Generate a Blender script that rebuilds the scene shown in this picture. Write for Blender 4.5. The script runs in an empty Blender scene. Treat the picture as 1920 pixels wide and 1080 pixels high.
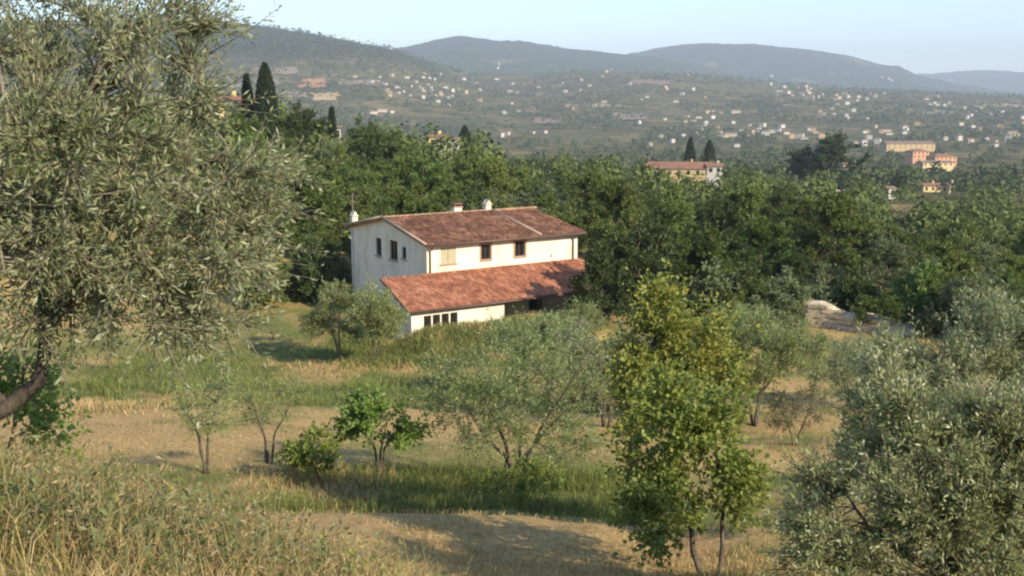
import bpy, math, random
import numpy as np
from mathutils import Vector

# ------------------------------------------------------------------ camera, sky, sun, exposure
SC = bpy.context.scene
COL = SC.collection
CZ = 16.0                      # camera height above the house's ground
F_PX, W_PX, H_PX = 2000.0, 1920.0, 1080.0
PITCH = math.radians(10.06)
SUN_AZ, SUN_EL = math.radians(134.0), math.radians(28.0)   # azimuth clockwise from +Y

cam_d = bpy.data.cameras.new('camera')
cam = bpy.data.objects.new('camera', cam_d)
COL.objects.link(cam)
cam.location = (0, 0, CZ)
cam.rotation_euler = (math.pi / 2 - PITCH, 0, 0)
cam_d.sensor_width = 36.0
cam_d.lens = 36.0 * F_PX / W_PX
cam_d.clip_start = 0.1
cam_d.clip_end = 60000
SC.camera = cam

world = bpy.data.worlds.new("World")
SC.world = world
world.use_nodes = True
wn = world.node_tree
for n in list(wn.nodes):
    wn.nodes.remove(n)
sky = wn.nodes.new('ShaderNodeTexSky')
sky.sky_type = 'NISHITA'
sky.sun_disc = False
sky.sun_elevation = SUN_EL
sky.sun_rotation = SUN_AZ
sky.altitude = 200
sky.air_density = 1.0
sky.dust_density = 0.25
sky.ozone_density = 3.5
bg = wn.nodes.new('ShaderNodeBackground')
bg.inputs[1].default_value = 0.125
wo = wn.nodes.new('ShaderNodeOutputWorld')
wn.links.new(sky.outputs[0], bg.inputs[0])
wn.links.new(bg.outputs[0], wo.inputs[0])

sun_d = bpy.data.lights.new('sun', 'SUN')
sun_d.energy = 3.7
sun_d.angle = math.radians(0.6)
sun_d.color = (1.0, 0.87, 0.66)
sun = bpy.data.objects.new('sun', sun_d)
COL.objects.link(sun)
SUNV = Vector((math.sin(SUN_AZ) * math.cos(SUN_EL), math.cos(SUN_AZ) * math.cos(SUN_EL), math.sin(SUN_EL)))
sun.rotation_euler = SUNV.to_track_quat('Z', 'Y').to_euler()
sun.location = (60, -40, 60)

SC.view_settings.view_transform = 'Standard'
SC.view_settings.look = 'None'
SC.view_settings.gamma = 1.0
SC.view_settings.exposure = 1.12
SC.view_settings.use_curve_mapping = False
SC.render.engine = 'CYCLES'
cy = SC.cycles
cy.use_denoising = True
cy.max_bounces = 5
cy.diffuse_bounces = 3
cy.glossy_bounces = 2
cy.transmission_bounces = 4
cy.transparent_max_bounces = 6
cy.volume_bounces = 0
cy.filter_width = 2.2

# ------------------------------------------------------------------ helpers
SP, CP = math.sin(PITCH), math.cos(PITCH)


def ray(px, py):
    u = (px - W_PX / 2) / F_PX
    v = -(py - H_PX / 2) / F_PX
    return (u, CP + v * SP, -SP + v * CP)


def at(px, py, Y):
    d = ray(px, py)
    k = Y / d[1]
    return Vector((d[0] * k, Y, d[2] * k + CZ))


def tag(o, label=None, cat=None, group=None, kind=None):
    if label: o['label'] = label
    if cat: o['category'] = cat
    if group: o['group'] = group
    if kind: o['kind'] = kind
    return o


def empty(name, loc=(0, 0, 0), rz=0.0):
    o = bpy.data.objects.new(name, None)
    o.empty_display_size = 0.3
    COL.objects.link(o)
    o.location = loc
    o.rotation_euler = (0, 0, rz)
    return o


def link_mesh(name, me, mats, parent=None, loc=None):
    if not isinstance(mats, (list, tuple)):
        mats = [mats]
    for m in mats:
        me.materials.append(m)
    o = bpy.data.objects.new(name, me)
    COL.objects.link(o)
    if parent is not None:
        o.parent = parent
    if loc is not None:
        o.location = loc
    return o


def mesh_np(name, V, faces, smooth=False):
    """V (n,3) array; faces: list of (m,k) int arrays."""
    me = bpy.data.meshes.new(name)
    V = np.asarray(V, dtype=np.float32)
    me.vertices.add(len(V))
    me.vertices.foreach_set('co', V.ravel())
    loops = np.concatenate([np.asarray(f, dtype=np.int32).ravel() for f in faces])
    cnt = np.concatenate([np.full(len(f), np.asarray(f).shape[1], dtype=np.int32) for f in faces])
    me.loops.add(len(loops))
    me.loops.foreach_set('vertex_index', loops)
    me.polygons.add(len(cnt))
    st = np.zeros(len(cnt), dtype=np.int32)
    st[1:] = np.cumsum(cnt)[:-1]
    me.polygons.foreach_set('loop_start', st)
    me.polygons.foreach_set('loop_total', cnt)
    if smooth:
        me.polygons.foreach_set('use_smooth', np.ones(len(cnt), dtype=bool))
    me.update(calc_edges=True)
    return me


class MB:
    """collects simple solids into one mesh"""
    def __init__(s):
        s.v, s.f, s.m = [], [], []

    def face(s, pts, mi=0):
        b = len(s.v)
        s.v += [tuple(p) for p in pts]
        s.f.append(tuple(range(b, b + len(pts))))
        s.m.append(mi)

    def box(s, x0, x1, y0, y1, z0, z1, mi=0):
        b = len(s.v)
        s.v += [(x0, y0, z0), (x1, y0, z0), (x1, y1, z0), (x0, y1, z0), (x0, y0, z1), (x1, y0, z1), (x1, y1, z1), (x0, y1, z1)]
        for q in ((3, 2, 1, 0), (4, 5, 6, 7), (0, 1, 5, 4), (1, 2, 6, 5), (2, 3, 7, 6), (3, 0, 4, 7)):
            s.f.append(tuple(b + i for i in q)); s.m.append(mi)
        return s

    def tube(s, pts, rad, n=6, mi=0, cap=True):
        pts = [Vector(p) for p in pts]
        if not isinstance(rad, (list, tuple)):
            rad = [rad] * len(pts)
        b = len(s.v)
        up = Vector((0.13, 0.31, 0.94))
        for i, p in enumerate(pts):
            t = (pts[min(i + 1, len(pts) - 1)] - pts[max(i - 1, 0)])
            if t.length < 1e-6: t = Vector((0, 0, 1))
            t.normalize()
            a = t.cross(up)
            if a.length < 0.05: a = t.cross(Vector((1, 0, 0)))
            a.normalize(); c = t.cross(a)
            for k in range(n):
                an = 2 * math.pi * k / n
                s.v.append(tuple(p + (a * math.cos(an) + c * math.sin(an)) * rad[i]))
        for i in range(len(pts) - 1):
            for k in range(n):
                k2 = (k + 1) % n
                s.f.append((b + i * n + k, b + i * n + k2, b + (i + 1) * n + k2, b + (i + 1) * n + k)); s.m.append(mi)
        if cap:
            s.f.append(tuple(b + k for k in range(n))[::-1]); s.m.append(mi)
            e = b + (len(pts) - 1) * n
            s.f.append(tuple(e + k for k in range(n))); s.m.append(mi)
        return s

    def mesh(s, name, smooth=False):
        me = bpy.data.meshes.new(name)
        me.from_pydata(s.v, [], s.f)
        if any(s.m):
            me.polygons.foreach_set('material_index', s.m)
        if smooth:
            me.polygons.foreach_set('use_smooth', [True] * len(s.f))
        me.update()
        return me

    def build(s, name, mats, parent=None, smooth=False, loc=None):
        return link_mesh(name, s.mesh(name, smooth), mats, parent, loc)


# ------------------------------------------------------------------ noise in numpy
def _h(ix, iy, seed):
    n = (ix.astype(np.int64) * 374761393 + iy.astype(np.int64) * 668265263 + seed * 1442695041) & 0xFFFFFFFF
    n = ((n ^ (n >> 13)) * 1274126177) & 0xFFFFFFFF
    n = n ^ (n >> 16)
    return (n & 0xFFFFFF) / float(0xFFFFFF)


def vnoise(x, y, seed=0):
    ix, iy = np.floor(x), np.floor(y)
    fx, fy = x - ix, y - iy
    fx = fx * fx * (3 - 2 * fx); fy = fy * fy * (3 - 2 * fy)
    a = _h(ix, iy, seed); b = _h(ix + 1, iy, seed); c = _h(ix, iy + 1, seed); d = _h(ix + 1, iy + 1, seed)
    return (a * (1 - fx) + b * fx) * (1 - fy) + (c * (1 - fx) + d * fx) * fy


def fbm(x, y, seed=0, o=4):
    t = 0.0; a = 0.5
    for k in range(o):
        t = t + a * vnoise(x, y, seed + k * 17); a *= 0.5; x = x * 2.03 + 3.1; y = y * 2.03 + 7.7
    return t            # about 0..0.95, mean .47


def sstep(a, b, x):
    t = np.clip((x - a) / (b - a), 0, 1)
    return t * t * (3 - 2 * t)


# ------------------------------------------------------------------ terrain
NEAR_Y = [-400, -120, -40, -8, 0, 5, 9, 13, 18, 19.2, 25, 32, 40, 50, 62, 74, 90, 140]
NEAR_Z = [16, 13, 7, 0.6, -1.7, -3.15, -4.75, -6.1, -7.25, -7.75, -9.25, -10.8, -12.35, -14.15, -15.6, -15.85, -16.0, -16.4]
MID_PX = [-600, 100, 450, 700, 960, 1300, 1560, 1900, 2500]
MID_R = [70, 80, 120, 160, 200, 260, 350, 450, 650, 900, 1400, 2000, 20000]
MID_Z = np.array([
    [-13, -12, -7, -2, 1, 1, -4, -12, -26, -36, -48, -45, -45],
    [-15, -14.5, -11, -8, -6, -7, -12, -18, -30, -42, -52, -48, -48],
    [-15.8, -16, -13.5, -10.5, -8.5, -9.5, -16, -25, -42, -52, -58, -52, -52],
    [-15.8, -16, -15.5, -14.5, -14, -16, -23, -32, -48, -56, -60, -58, -58],
    [-15.8, -16, -16, -16, -17, -20, -27, -35, -50, -58, -62, -62, -62],
    [-15.8, -16, -17.5, -19, -21, -24, -29.5, -36, -50, -58, -62, -62, -62],
    [-15.6, -15.9, -18.6, -21.8, -24.8, -28.5, -33, -38, -48, -56, -62, -62, -62],
    [-14.5, -14.6, -19.8, -24.6, -28.2, -32, -36, -40, -48, -56, -62, -62, -62],
    [-14, -14.5, -19, -23, -26, -30, -35, -40, -48, -56, -62, -62, -62]], dtype=float)
# ridges: (foot radius, crest radius, [(px, py) of the crest line])
RIDGES = [
    (1700, 3600, [(-900, 60), (0, 40), (300, 36), (430, 41), (480, 47), (560, 58), (640, 74), (700, 86), (745, 95), (790, 112), (850, 132), (950, 158), (1100, 210), (1300, 300)]),
    (1750, 3900, [(-900, 170), (400, 165), (640, 158), (760, 145), (900, 136), (1000, 140), (1100, 133), (1200, 136), (1300, 141), (1420, 152), (1550, 164), (1700, 172), (1800, 178), (1920, 180), (2600, 185)]),
    (4000, 6400, [(400, 190), (600, 130), (690, 104), (745, 91), (800, 79), (835, 71), (860, 67), (895, 71), (930, 76), (975, 76), (1020, 83), (1060, 90), (1110, 95), (1165, 101), (1230, 108), (1330, 124), (1450, 150), (1600, 200)]),
    (4700, 8000, [(900, 180), (1080, 112), (1150, 104), (1195, 98), (1240, 88), (1275, 84), (1310, 81), (1360, 82), (1410, 82), (1450, 86), (1500, 91), (1550, 97), (1600, 106), (1650, 120), (1685, 124), (1720, 140), (1780, 155), (1900, 175), (2600, 180)]),
    (8200, 11500, [(1200, 175), (1550, 145), (1700, 139), (1750, 138), (1800, 133), (1850, 131), (1920, 135), (2100, 140), (2600, 130)]),
]


def crest_tables():
    out = []
    for r0, R, pts in RIDGES:
        az, tel = [], []
        for px, py in pts:
            d = ray(px, py)
            az.append(math.atan2(d[0], d[1])); tel.append(d[2] / math.hypot(d[0], d[1]))
        out.append((r0, R, np.array(az), np.array(tel) * R))
    return out


CREST = crest_tables()


def terrain(x, y):
    """ground height (world z) at arrays x, y"""
    x = np.asarray(x, dtype=float); y = np.asarray(y, dtype=float)
    r = np.hypot(x, y); az = np.arctan2(x, y)
    azc = np.clip(az, -1.15, 1.15)
    px = 960 + 2000 * np.tan(azc) / 1.0157
    wob = (fbm(x / 9.0, y / 30.0, 5, 2) - 0.4) * 4.0
    ys = y + wob
    zn = np.interp(ys + 0.03 * x, NEAR_Y, NEAR_Z)
    # gentle terraces
    ph = (ys + 0.03 * x) / 8.5
    fr = ph - np.floor(ph)
    terr = (sstep(0.0, 0.82, fr) * 0.5 - sstep(0.82, 1.0, fr) * 0.5 - 0.2) * 0.9
    zn = zn + terr * sstep(8, 16, ys) * (1 - sstep(56, 66, ys))
    zn = zn + (fbm(x / 2.2, y / 2.2, 9, 3) - 0.42) * 0.35 * sstep(1.5, 6, r) + (vnoise(x * 1.7, y * 1.7, 3) - .5) * .06
    hx_, hy_ = x + 5.81, y - 72.0
    lx_ = hx_ * .8387 + hy_ * .5446; ly_ = -hx_ * .5446 + hy_ * .8387
    zn = zn + 1.55 * sstep(-16, -6.4, ly_) * (1 - sstep(-6.2, -4.5, ly_)) * sstep(-9, -2.5, lx_) * (1 - sstep(6, 15, lx_))
    zn = zn + .78 * (1 - sstep(-3.2, -.3, x + .10 * (y - 6))) * sstep(2.0, 4.5, y) * (1 - sstep(7.5, 11.5, y))
    # mid distance table
    pi_ = np.clip(np.interp(px, MID_PX, np.arange(len(MID_PX))), 0, len(MID_PX) - 1.001)
    ri_ = np.clip(np.interp(r, MID_R, np.arange(len(MID_R))), 0, len(MID_R) - 1.001)
    i0 = np.floor(pi_).astype(int); j0 = np.floor(ri_).astype(int)
    a = pi_ - i0; b = ri_ - j0
    a = a * a * (3 - 2 * a)
    zm = (MID_Z[i0, j0] * (1 - a) + MID_Z[i0 + 1, j0] * a) * (1 - b) + (MID_Z[i0, j0 + 1] * (1 - a) + MID_Z[i0 + 1, j0 + 1] * a) * b
    zm = zm + (fbm(x / 60, y / 60, 31, 3) - 0.45) * 3 * sstep(110, 260, r)
    w = sstep(72, 92, r)
    z = zn * (1 - w) + zm * w
    # ridges
    for k, (r0, R, caz, cz) in enumerate(CREST):
        H = np.interp(azc, caz, cz)
        H = H + (fbm(az * 260, az * 0 + k * 9.1, 40 + k, 4) - 0.47) * R * 0.0016
        up = np.clip((r - r0) / (R - r0), 0, 1)
        s = up * up * (3 - 2 * up) * 0.55 + up * 0.45
        dn = 1 - 0.65 * sstep(0, 1, (r - R) / (R * 0.55))
        base = -58.0
        tot = base + (H - base) * s * dn
        und = (fbm(x / 420, y / 420, 60 + k, 4) - 0.47) * R * 0.022 * s * (1 - s) * 3.0
        tot = tot + und + (vnoise(x / 14, y / 14, 77) - .5) * 7.0 * s
        z = np.where(r > r0, np.maximum(z, tot), z)
    # behind the camera the hill goes on rising
    zb = np.interp(r, [0, 8, 40, 200, 20000], [-1.7, -1.5, 5, 14, 14])
    wb = sstep(1.05, 1.75, np.abs(az)) * sstep(1, 8, r)
    z = z * (1 - wb) + zb * wb
    return z + CZ


def tz(x, y):
    return float(terrain(np.array([x]), np.array([y]))[0])


_T = np.concatenate([np.arange(2, 120, 0.1), np.geomspace(120, 14000, 2600)])


def gpt(px, py):
    """where the sight line through a pixel of the photograph meets the ground"""
    d = ray(px, py)
    X, Y, Z = d[0] * _T, d[1] * _T, d[2] * _T + CZ
    below = np.nonzero(Z < terrain(X, Y))[0]
    if len(below) == 0: return None
    i = below[0]
    return Vector((X[i], Y[i], float(terrain(X[i:i+1], Y[i:i+1])[0])))


def gY(px, Y):
    """ground point at forward distance Y under image column px"""
    d = ray(px, 800.0)
    x = (px - 960) / F_PX * Y * 1.0
    for _ in range(6):
        z = tz(x, Y) - CZ
        w = Y * CP - z * SP
        x = (px - 960) / F_PX * w
    return Vector((x, Y, tz(x, Y)))


# ------------------------------------------------------------------ materials
def new_mat(name):
    m = bpy.data.materials.new(name)
    m.use_nodes = True
    nt = m.node_tree
    for n in list(nt.nodes): nt.nodes.remove(n)
    out = nt.nodes.new('ShaderNodeOutputMaterial')
    return m, nt, out


def N(nt, kind, **kw):
    n = nt.nodes.new(kind)
    for k, v in kw.items():
        if k.startswith('i_'):
            n.inputs[k[2:]].default_value = v
        else:
            setattr(n, k, v)
    return n


def ramp(nt, stops):
    r = nt.nodes.new('ShaderNodeValToRGB')
    el = r.color_ramp.elements
    while len(el) < len(stops): el.new(0.5)
    for e, (p, c) in zip(el, stops):
        e.position = p; e.color = (c[0], c[1], c[2], 1)
    return r


def mixc(nt, fac, a, b, blend='MIX'):
    m = nt.nodes.new('ShaderNodeMix'); m.data_type = 'RGBA'; m.blend_type = blend
    for sock, v in ((m.inputs[0], fac), (m.inputs[6], a), (m.inputs[7], b)):
        if isinstance(v, bpy.types.NodeSocket): nt.links.new(v, sock)
        elif isinstance(v, (tuple, list)): sock.default_value = (v[0], v[1], v[2], 1)
        else: sock.default_value = v
    return m.outputs[2]


def leaf_mat(name, cols, under=None, trans=0.3, rough=0.5, spec=0.35, objvar=0.0, huevar=0.0):
    m, nt, out = new_mat(name)
    L = nt.links.new
    g = N(nt, 'ShaderNodeNewGeometry')
    rp = ramp(nt, [(i / max(1, len(cols) - 1), c) for i, c in enumerate(cols)])
    L(g.outputs['Random Per Island'], rp.inputs[0])
    c = rp.outputs[0]
    if under:
        c = mixc(nt, g.outputs['Backfacing'], c, under)
    if objvar or huevar:
        oi = N(nt, 'ShaderNodeObjectInfo')
        hs = N(nt, 'ShaderNodeHueSaturation')
        mr = N(nt, 'ShaderNodeMapRange'); mr.inputs[3].default_value = 1 - objvar; mr.inputs[4].default_value = 1 + objvar
        L(oi.outputs['Random'], mr.inputs[0]); L(mr.outputs[0], hs.inputs['Value'])
        wn_ = N(nt, 'ShaderNodeTexWhiteNoise', noise_dimensions='1D'); L(oi.outputs['Random'], wn_.inputs['W'])
        mh = N(nt, 'ShaderNodeMapRange'); mh.inputs[3].default_value = 0.5 - huevar; mh.inputs[4].default_value = 0.5 + huevar
        L(wn_.outputs['Value'], mh.inputs[0]); L(mh.outputs[0], hs.inputs['Hue'])
        L(c, hs.inputs['Color']); c = hs.outputs[0]
    p = N(nt, 'ShaderNodeBsdfPrincipled')
    p.inputs['Roughness'].default_value = rough
    p.inputs['Specular IOR Level'].default_value = spec
    L(c, p.inputs['Base Color'])
    t = N(nt, 'ShaderNodeBsdfTranslucent')
    tc = mixc(nt, 0.35, c, (0.25, 0.3, 0.05))
    L(tc, t.inputs[0])
    ms = N(nt, 'ShaderNodeMixShader'); ms.inputs[0].default_value = trans
    L(p.outputs[0], ms.inputs[1]); L(t.outputs[0], ms.inputs[2]); L(ms.outputs[0], out.inputs[0])
    return m


def noise_mat(name, cols, scale=3.0, detail=6.0, rough=0.85, bump=0.2, bscale=None, spec=0.2, island=0.0, streak=None):
    m, nt, out = new_mat(name)
    L = nt.links.new
    tc = N(nt, 'ShaderNodeTexCoord')
    mp = N(nt, 'ShaderNodeMapping')
    L(tc.outputs['Object'], mp.inputs[0])
    if streak: mp.inputs['Scale'].default_value = streak
    nz = N(nt, 'ShaderNodeTexNoise'); nz.inputs['Scale'].default_value = scale; nz.inputs['Detail'].default_value = detail
    nz.inputs['Roughness'].default_value = 0.62
    L(mp.outputs[0], nz.inputs['Vector'])
    rp = ramp(nt, [(0.32 + 0.36 * i / max(1, len(cols) - 1), c) for i, c in enumerate(cols)])
    L(nz.outputs[0], rp.inputs[0])
    c = rp.outputs[0]
    if island:
        g = N(nt, 'ShaderNodeNewGeometry')
        hs = N(nt, 'ShaderNodeHueSaturation')
        mr = N(nt, 'ShaderNodeMapRange'); mr.inputs[3].default_value = 1 - island; mr.inputs[4].default_value = 1 + island
        L(g.outputs['Random Per Island'], mr.inputs[0]); L(mr.outputs[0], hs.inputs['Value']); L(c, hs.inputs['Color'])
        c = hs.outputs[0]
    p = N(nt, 'ShaderNodeBsdfPrincipled')
    p.inputs['Roughness'].default_value = rough
    p.inputs['Specular IOR Level'].default_value = spec
    L(c, p.inputs['Base Color'])
    if bump:
        n2 = N(nt, 'ShaderNodeTexNoise'); n2.inputs['Scale'].default_value = bscale or scale * 4; n2.inputs['Detail'].default_value = 5
        L(mp.outputs[0], n2.inputs['Vector'])
        b = N(nt, 'ShaderNodeBump'); b.inputs['Strength'].default_value = bump; b.inputs['Distance'].default_value = 0.05
        L(n2.outputs[0], b.inputs['Height']); L(b.outputs[0], p.inputs['Normal'])
    L(p.outputs[0], out.inputs[0])
    return m


def attr_mat(name, rough=0.8, trans=0.25, spec=0.15):
    """colour from the 'col' attribute of every blade (its own natural colour)"""
    m, nt, out = new_mat(name)
    L = nt.links.new
    a = N(nt, 'ShaderNodeAttribute', attribute_name='col')
    p = N(nt, 'ShaderNodeBsdfPrincipled'); p.inputs['Roughness'].default_value = rough; p.inputs['Specular IOR Level'].default_value = spec
    L(a.outputs['Color'], p.inputs['Base Color'])
    t = N(nt, 'ShaderNodeBsdfTranslucent'); L(a.outputs['Color'], t.inputs[0])
    ms = N(nt, 'ShaderNodeMixShader'); ms.inputs[0].default_value = trans
    L(p.outputs[0], ms.inputs[1]); L(t.outputs[0], ms.inputs[2]); L(ms.outputs[0], out.inputs[0])
    return m


M = {}
M['bark'] = noise_mat('bark', [(.045, .036, .026), (.12, .10, .075), (.20, .175, .135)], 14, 8, .9, .6, 40, streak=(1, 1, .35))
M['bark_dark'] = noise_mat('bark_dark', [(.03, .025, .018), (.075, .06, .045), (.12, .1, .075)], 9, 8, .9, .6, 30, streak=(1, 1, .3))
M['bark_pale'] = noise_mat('bark_pale', [(.10, .085, .06), (.20, .175, .13), (.28, .25, .19)], 14, 8, .9, .4, 40)
M['olive'] = leaf_mat('olive_leaf', [(.135, .17, .07), (.20, .235, .095), (.26, .285, .125), (.35, .32, .16)], (.39, .415, .26), .4, .45, .4)
M['olive_grey'] = leaf_mat('olive_leaf_grey', [(.14, .175, .045), (.205, .24, .07), (.28, .305, .11)], (.37, .40, .19), .4, .45, .4, .12, .012)
M['olive_silver'] = leaf_mat('olive_leaf_silver', [(.18, .215, .07), (.27, .30, .105), (.38, .40, .18)], (.46, .48, .26), .4, .4, .5)
M['fig'] = leaf_mat('fig_leaf', [(.11, .20, .03), (.17, .27, .045), (.24, .34, .06)], (.24, .32, .10), .38, .5, .3)
M['pear'] = leaf_mat('pear_leaf', [(.12, .17, .03), (.20, .24, .04), (.32, .32, .05), (.46, .36, .06)], (.28, .30, .09), .36, .5, .3)
M['pear_green'] = leaf_mat('pear_leaf_green', [(.11, .16, .03), (.18, .23, .04), (.28, .31, .055)], (.26, .30, .08), .36, .5, .3)
M['wood_green'] = leaf_mat('wood_leaf_green', [(.09, .13, .03), (.135, .175, .042), (.19, .225, .062)], None, .38, .6, .2, .34, .025)
M['wood_dark'] = leaf_mat('wood_leaf_dark', [(.055, .085, .025), (.085, .12, .035), (.12, .155, .05)], None, .34, .6, .2, .34, .025)
M['oak'] = leaf_mat('holm_oak_leaf', [(.036, .055, .018), (.055, .08, .026), (.08, .105, .036)], None, .22, .6, .2, .15, .02)
M['wood_olive'] = leaf_mat('wood_leaf_olive', [(.14, .17, .08), (.19, .22, .105), (.25, .27, .14)], None, .34, .6, .2, .15, .015)
M['cypress'] = leaf_mat('cypress_leaf', [(.018, .03, .014), (.03, .045, .02), (.045, .06, .028)], None, .12, .6, .2)
M['wall_white'] = noise_mat('plaster_cream', [(.60, .52, .38), (.76, .69, .54), (.82, .755, .62)], 1.1, 9, .9, .15, 30, streak=(1, 1, .35))
M['tile'] = noise_mat('terracotta_tile', [(.32, .13, .075), (.46, .20, .115), (.54, .285, .17)], 1.1, 8, .85, .15, 20, island=.30)
M['tile_old'] = noise_mat('terracotta_tile_weathered', [(.15, .08, .05), (.25, .12, .075), (.38, .22, .13)], .8, 8, .9, .15, 20, island=.38)
M['mortar'] = noise_mat('mortar', [(.36, .28, .20), (.5, .4, .3)], 4, 6, .9, .2)
M['timber'] = noise_mat('timber_brown', [(.05, .03, .018), (.10, .06, .035)], 6, 6, .7, .2, streak=(1, 1, 6))
M['glass'] = noise_mat('window_glass', [(.012, .014, .015), (.02, .022, .022)], 2, 2, .12, 0, spec=.5)
M['metal'] = noise_mat('zinc_metal', [(.16, .13, .11), (.24, .2, .17)], 5, 4, .5, 0, spec=.5)
M['pipe_dark'] = noise_mat('pipe_brown', [(.10, .06, .045), (.15, .09, .07)], 5, 4, .5, 0, spec=.4)
M['pipe_white'] = noise_mat('pipe_white', [(.66, .64, .58), (.76, .74, .68)], 5, 4, .5, 0, spec=.4)
M['frame_pink'] = noise_mat('frame_stone', [(.36, .22, .16), (.46, .30, .22)], 8, 5, .8, .1)
M['shutter_pale'] = noise_mat('shutter_pale', [(.40, .36, .24), (.50, .45, .31)], 8, 5, .7, .1)
M['shutter_green'] = noise_mat('shutter_green', [(.075, .08, .045), (.12, .12, .07)], 8, 5, .7, .1)
M['stone'] = noise_mat('wall_stone', [(.40, .31, .20), (.55, .45, .31), (.66, .56, .41)], 3, 8, .9, .5, 9, island=.25)
M['paving'] = noise_mat('paving', [(.22, .18, .13), (.33, .27, .2)], 3, 8, .9, .2)

# ------------------------------------------------------------------ ground, valley, hills
PATCH = [  # px, py, radius m, greenness added
    (330, 715, 5, .45), (180, 760, 4, -.5), (560, 655, 5, .3), (850, 800, 3.5, -.45), (800, 1000, 3, -.5), (1000, 960, 2.5, -.2),
    (560, 940, 3, -.25), (330, 950, 2.0, .45), (700, 880, 3, .25), (980, 935, 2.2, .6), (1000, 860, 3, .2), (700, 740, 5, .35), (540, 690, 5, -.15),
    (1160, 830, 3, -.5), (1460, 880, 3, -.35), (1560, 660, 6, .25), (1500, 730, 5, -.1), (380, 640, 7, .05), (1080, 1030, 2, -.3), (620, 1040, 1.6, -.35),
    (100, 930, 1.5, -.1), (160, 1010, 1.3, .25), (760, 620, 8, -.1), (480, 860, 3, -.2), (250, 800, 4, -.35)]
PATCH_W = [(gpt(a, b), rad, v) for a, b, rad, v in PATCH]


def green_at(x, y):
    g = 0.48 + (fbm(x / 3.6, y / 3.6, 91, 3) - .45) * 1.25 + (fbm(x / 1.6, y / 1.6, 93, 2) - .37) * .5
    for p, rad, v in PATCH_W:
        g = g + v * np.exp(-((x - p.x) ** 2 + (y - p.y) ** 2) / (rad * rad))
    return np.clip(g, 0, 1)


def polar_sheet():
    fine = np.arange(-33, 33.01, 0.2)
    coarse = np.arange(36, 324.1, 4.0)
    az = np.radians(np.concatenate([fine, coarse]))
    r = [0.35]
    while r[-1] < 14500:
        k = 1.045 if r[-1] < 6 else (1.022 if r[-1] < 90 else (1.03 if r[-1] < 1500 else 1.016))
        r.append(r[-1] * k)
    return az, np.array(r)


AZ, RR = polar_sheet()


def ring_object(name, i0, i1, mat, disc=False):
    nA = len(AZ)
    R, A = np.meshgrid(RR[i0:i1 + 1], AZ, indexing='ij')
    X, Y = R * np.sin(A), R * np.cos(A)
    Z = terrain(X.ravel(), Y.ravel())
    V = np.stack([X.ravel(), Y.ravel(), Z], 1)
    nr = i1 - i0
    ii, jj = np.meshgrid(np.arange(nr), np.arange(nA), indexing='ij')
    j2 = (jj + 1) % nA
    q = np.stack([ii * nA + jj, ii * nA + j2, (ii + 1) * nA + j2, (ii + 1) * nA + jj], -1).reshape(-1, 4)[:, ::-1]
    faces = [q]
    if disc:
        V = np.vstack([V, [[0, 0, tz(0, 0.01)]]])
        c = len(V) - 1
        j = np.arange(nA)
        faces.append(np.stack([np.full(nA, c), (j + 1) % nA, j], 1))
    me = mesh_np(name, V, faces, True)
    if disc:
        at_ = me.attributes.new('green', 'FLOAT', 'POINT')
        at_.data.foreach_set('value', green_at(V[:, 0], V[:, 1]).astype(np.float32))
    o = link_mesh(name, me, mat)
    tag(o, kind='structure')
    return o


def ground_mat():
    m, nt, out = new_mat('dry_grass_ground')
    L = nt.links.new
    tc = N(nt, 'ShaderNodeTexCoord')
    at_ = N(nt, 'ShaderNodeAttribute', attribute_name='green')
    n1 = N(nt, 'ShaderNodeTexNoise'); n1.inputs['Scale'].default_value = .9; n1.inputs['Detail'].default_value = 9; n1.inputs['Roughness'].default_value = .7
    n2 = N(nt, 'ShaderNodeTexNoise'); n2.inputs['Scale'].default_value = 7; n2.inputs['Detail'].default_value = 8; n2.inputs['Roughness'].default_value = .75
    n3 = N(nt, 'ShaderNodeTexNoise'); n3.inputs['Scale'].default_value = .35; n3.inputs['Detail'].default_value = 4
    for n in (n1, n2, n3): L(tc.outputs['Object'], n.inputs['Vector'])
    straw = ramp(nt, [(.3, (.23, .14, .055)), (.45, (.41, .265, .105)), (.58, (.52, .355, .15)), (.72, (.62, .45, .215))])
    L(n2.outputs[0], straw.inputs[0])
    soil = ramp(nt, [(.35, (.33, .19, .085)), (.6, (.54, .33, .16))]); L(n2.outputs[0], soil.inputs[0])
    sf = ramp(nt, [(.52, (0, 0, 0)), (.66, (1, 1, 1))]); L(n1.outputs[0], sf.inputs[0])
    dry = mixc(nt, sf.outputs[0], straw.outputs[0], soil.outputs[0])
    grn = ramp(nt, [(.3, (.09, .105, .028)), (.5, (.16, .175, .048)), (.7, (.25, .25, .085))]); L(n2.outputs[0], grn.inputs[0])
    ad = N(nt, 'ShaderNodeMath', operation='ADD'); L(at_.outputs['Fac'], ad.inputs[0])
    sb = N(nt, 'ShaderNodeMath', operation='MULTIPLY_ADD'); L(n1.outputs[0], sb.inputs[0]); sb.inputs[1].default_value = .9; sb.inputs[2].default_value = -.45
    L(sb.outputs[0], ad.inputs[1])
    gf = ramp(nt, [(.28, (0, 0, 0)), (.72, (1, 1, 1))]); L(ad.outputs[0], gf.inputs[0])
    c = mixc(nt, gf.outputs[0], dry, grn.outputs[0])
    p = N(nt, 'ShaderNodeBsdfPrincipled'); p.inputs['Roughness'].default_value = .95; p.inputs['Specular IOR Level'].default_value = .1
    L(c, p.inputs['Base Color'])
    b = N(nt, 'ShaderNodeBump'); b.inputs['Strength'].default_value = .6; b.inputs['Distance'].default_value = .10
    L(n2.outputs[0], b.inputs['Height']); L(b.outputs[0], p.inputs['Normal'])
    L(p.outputs[0], out.inputs[0])
    return m


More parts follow.
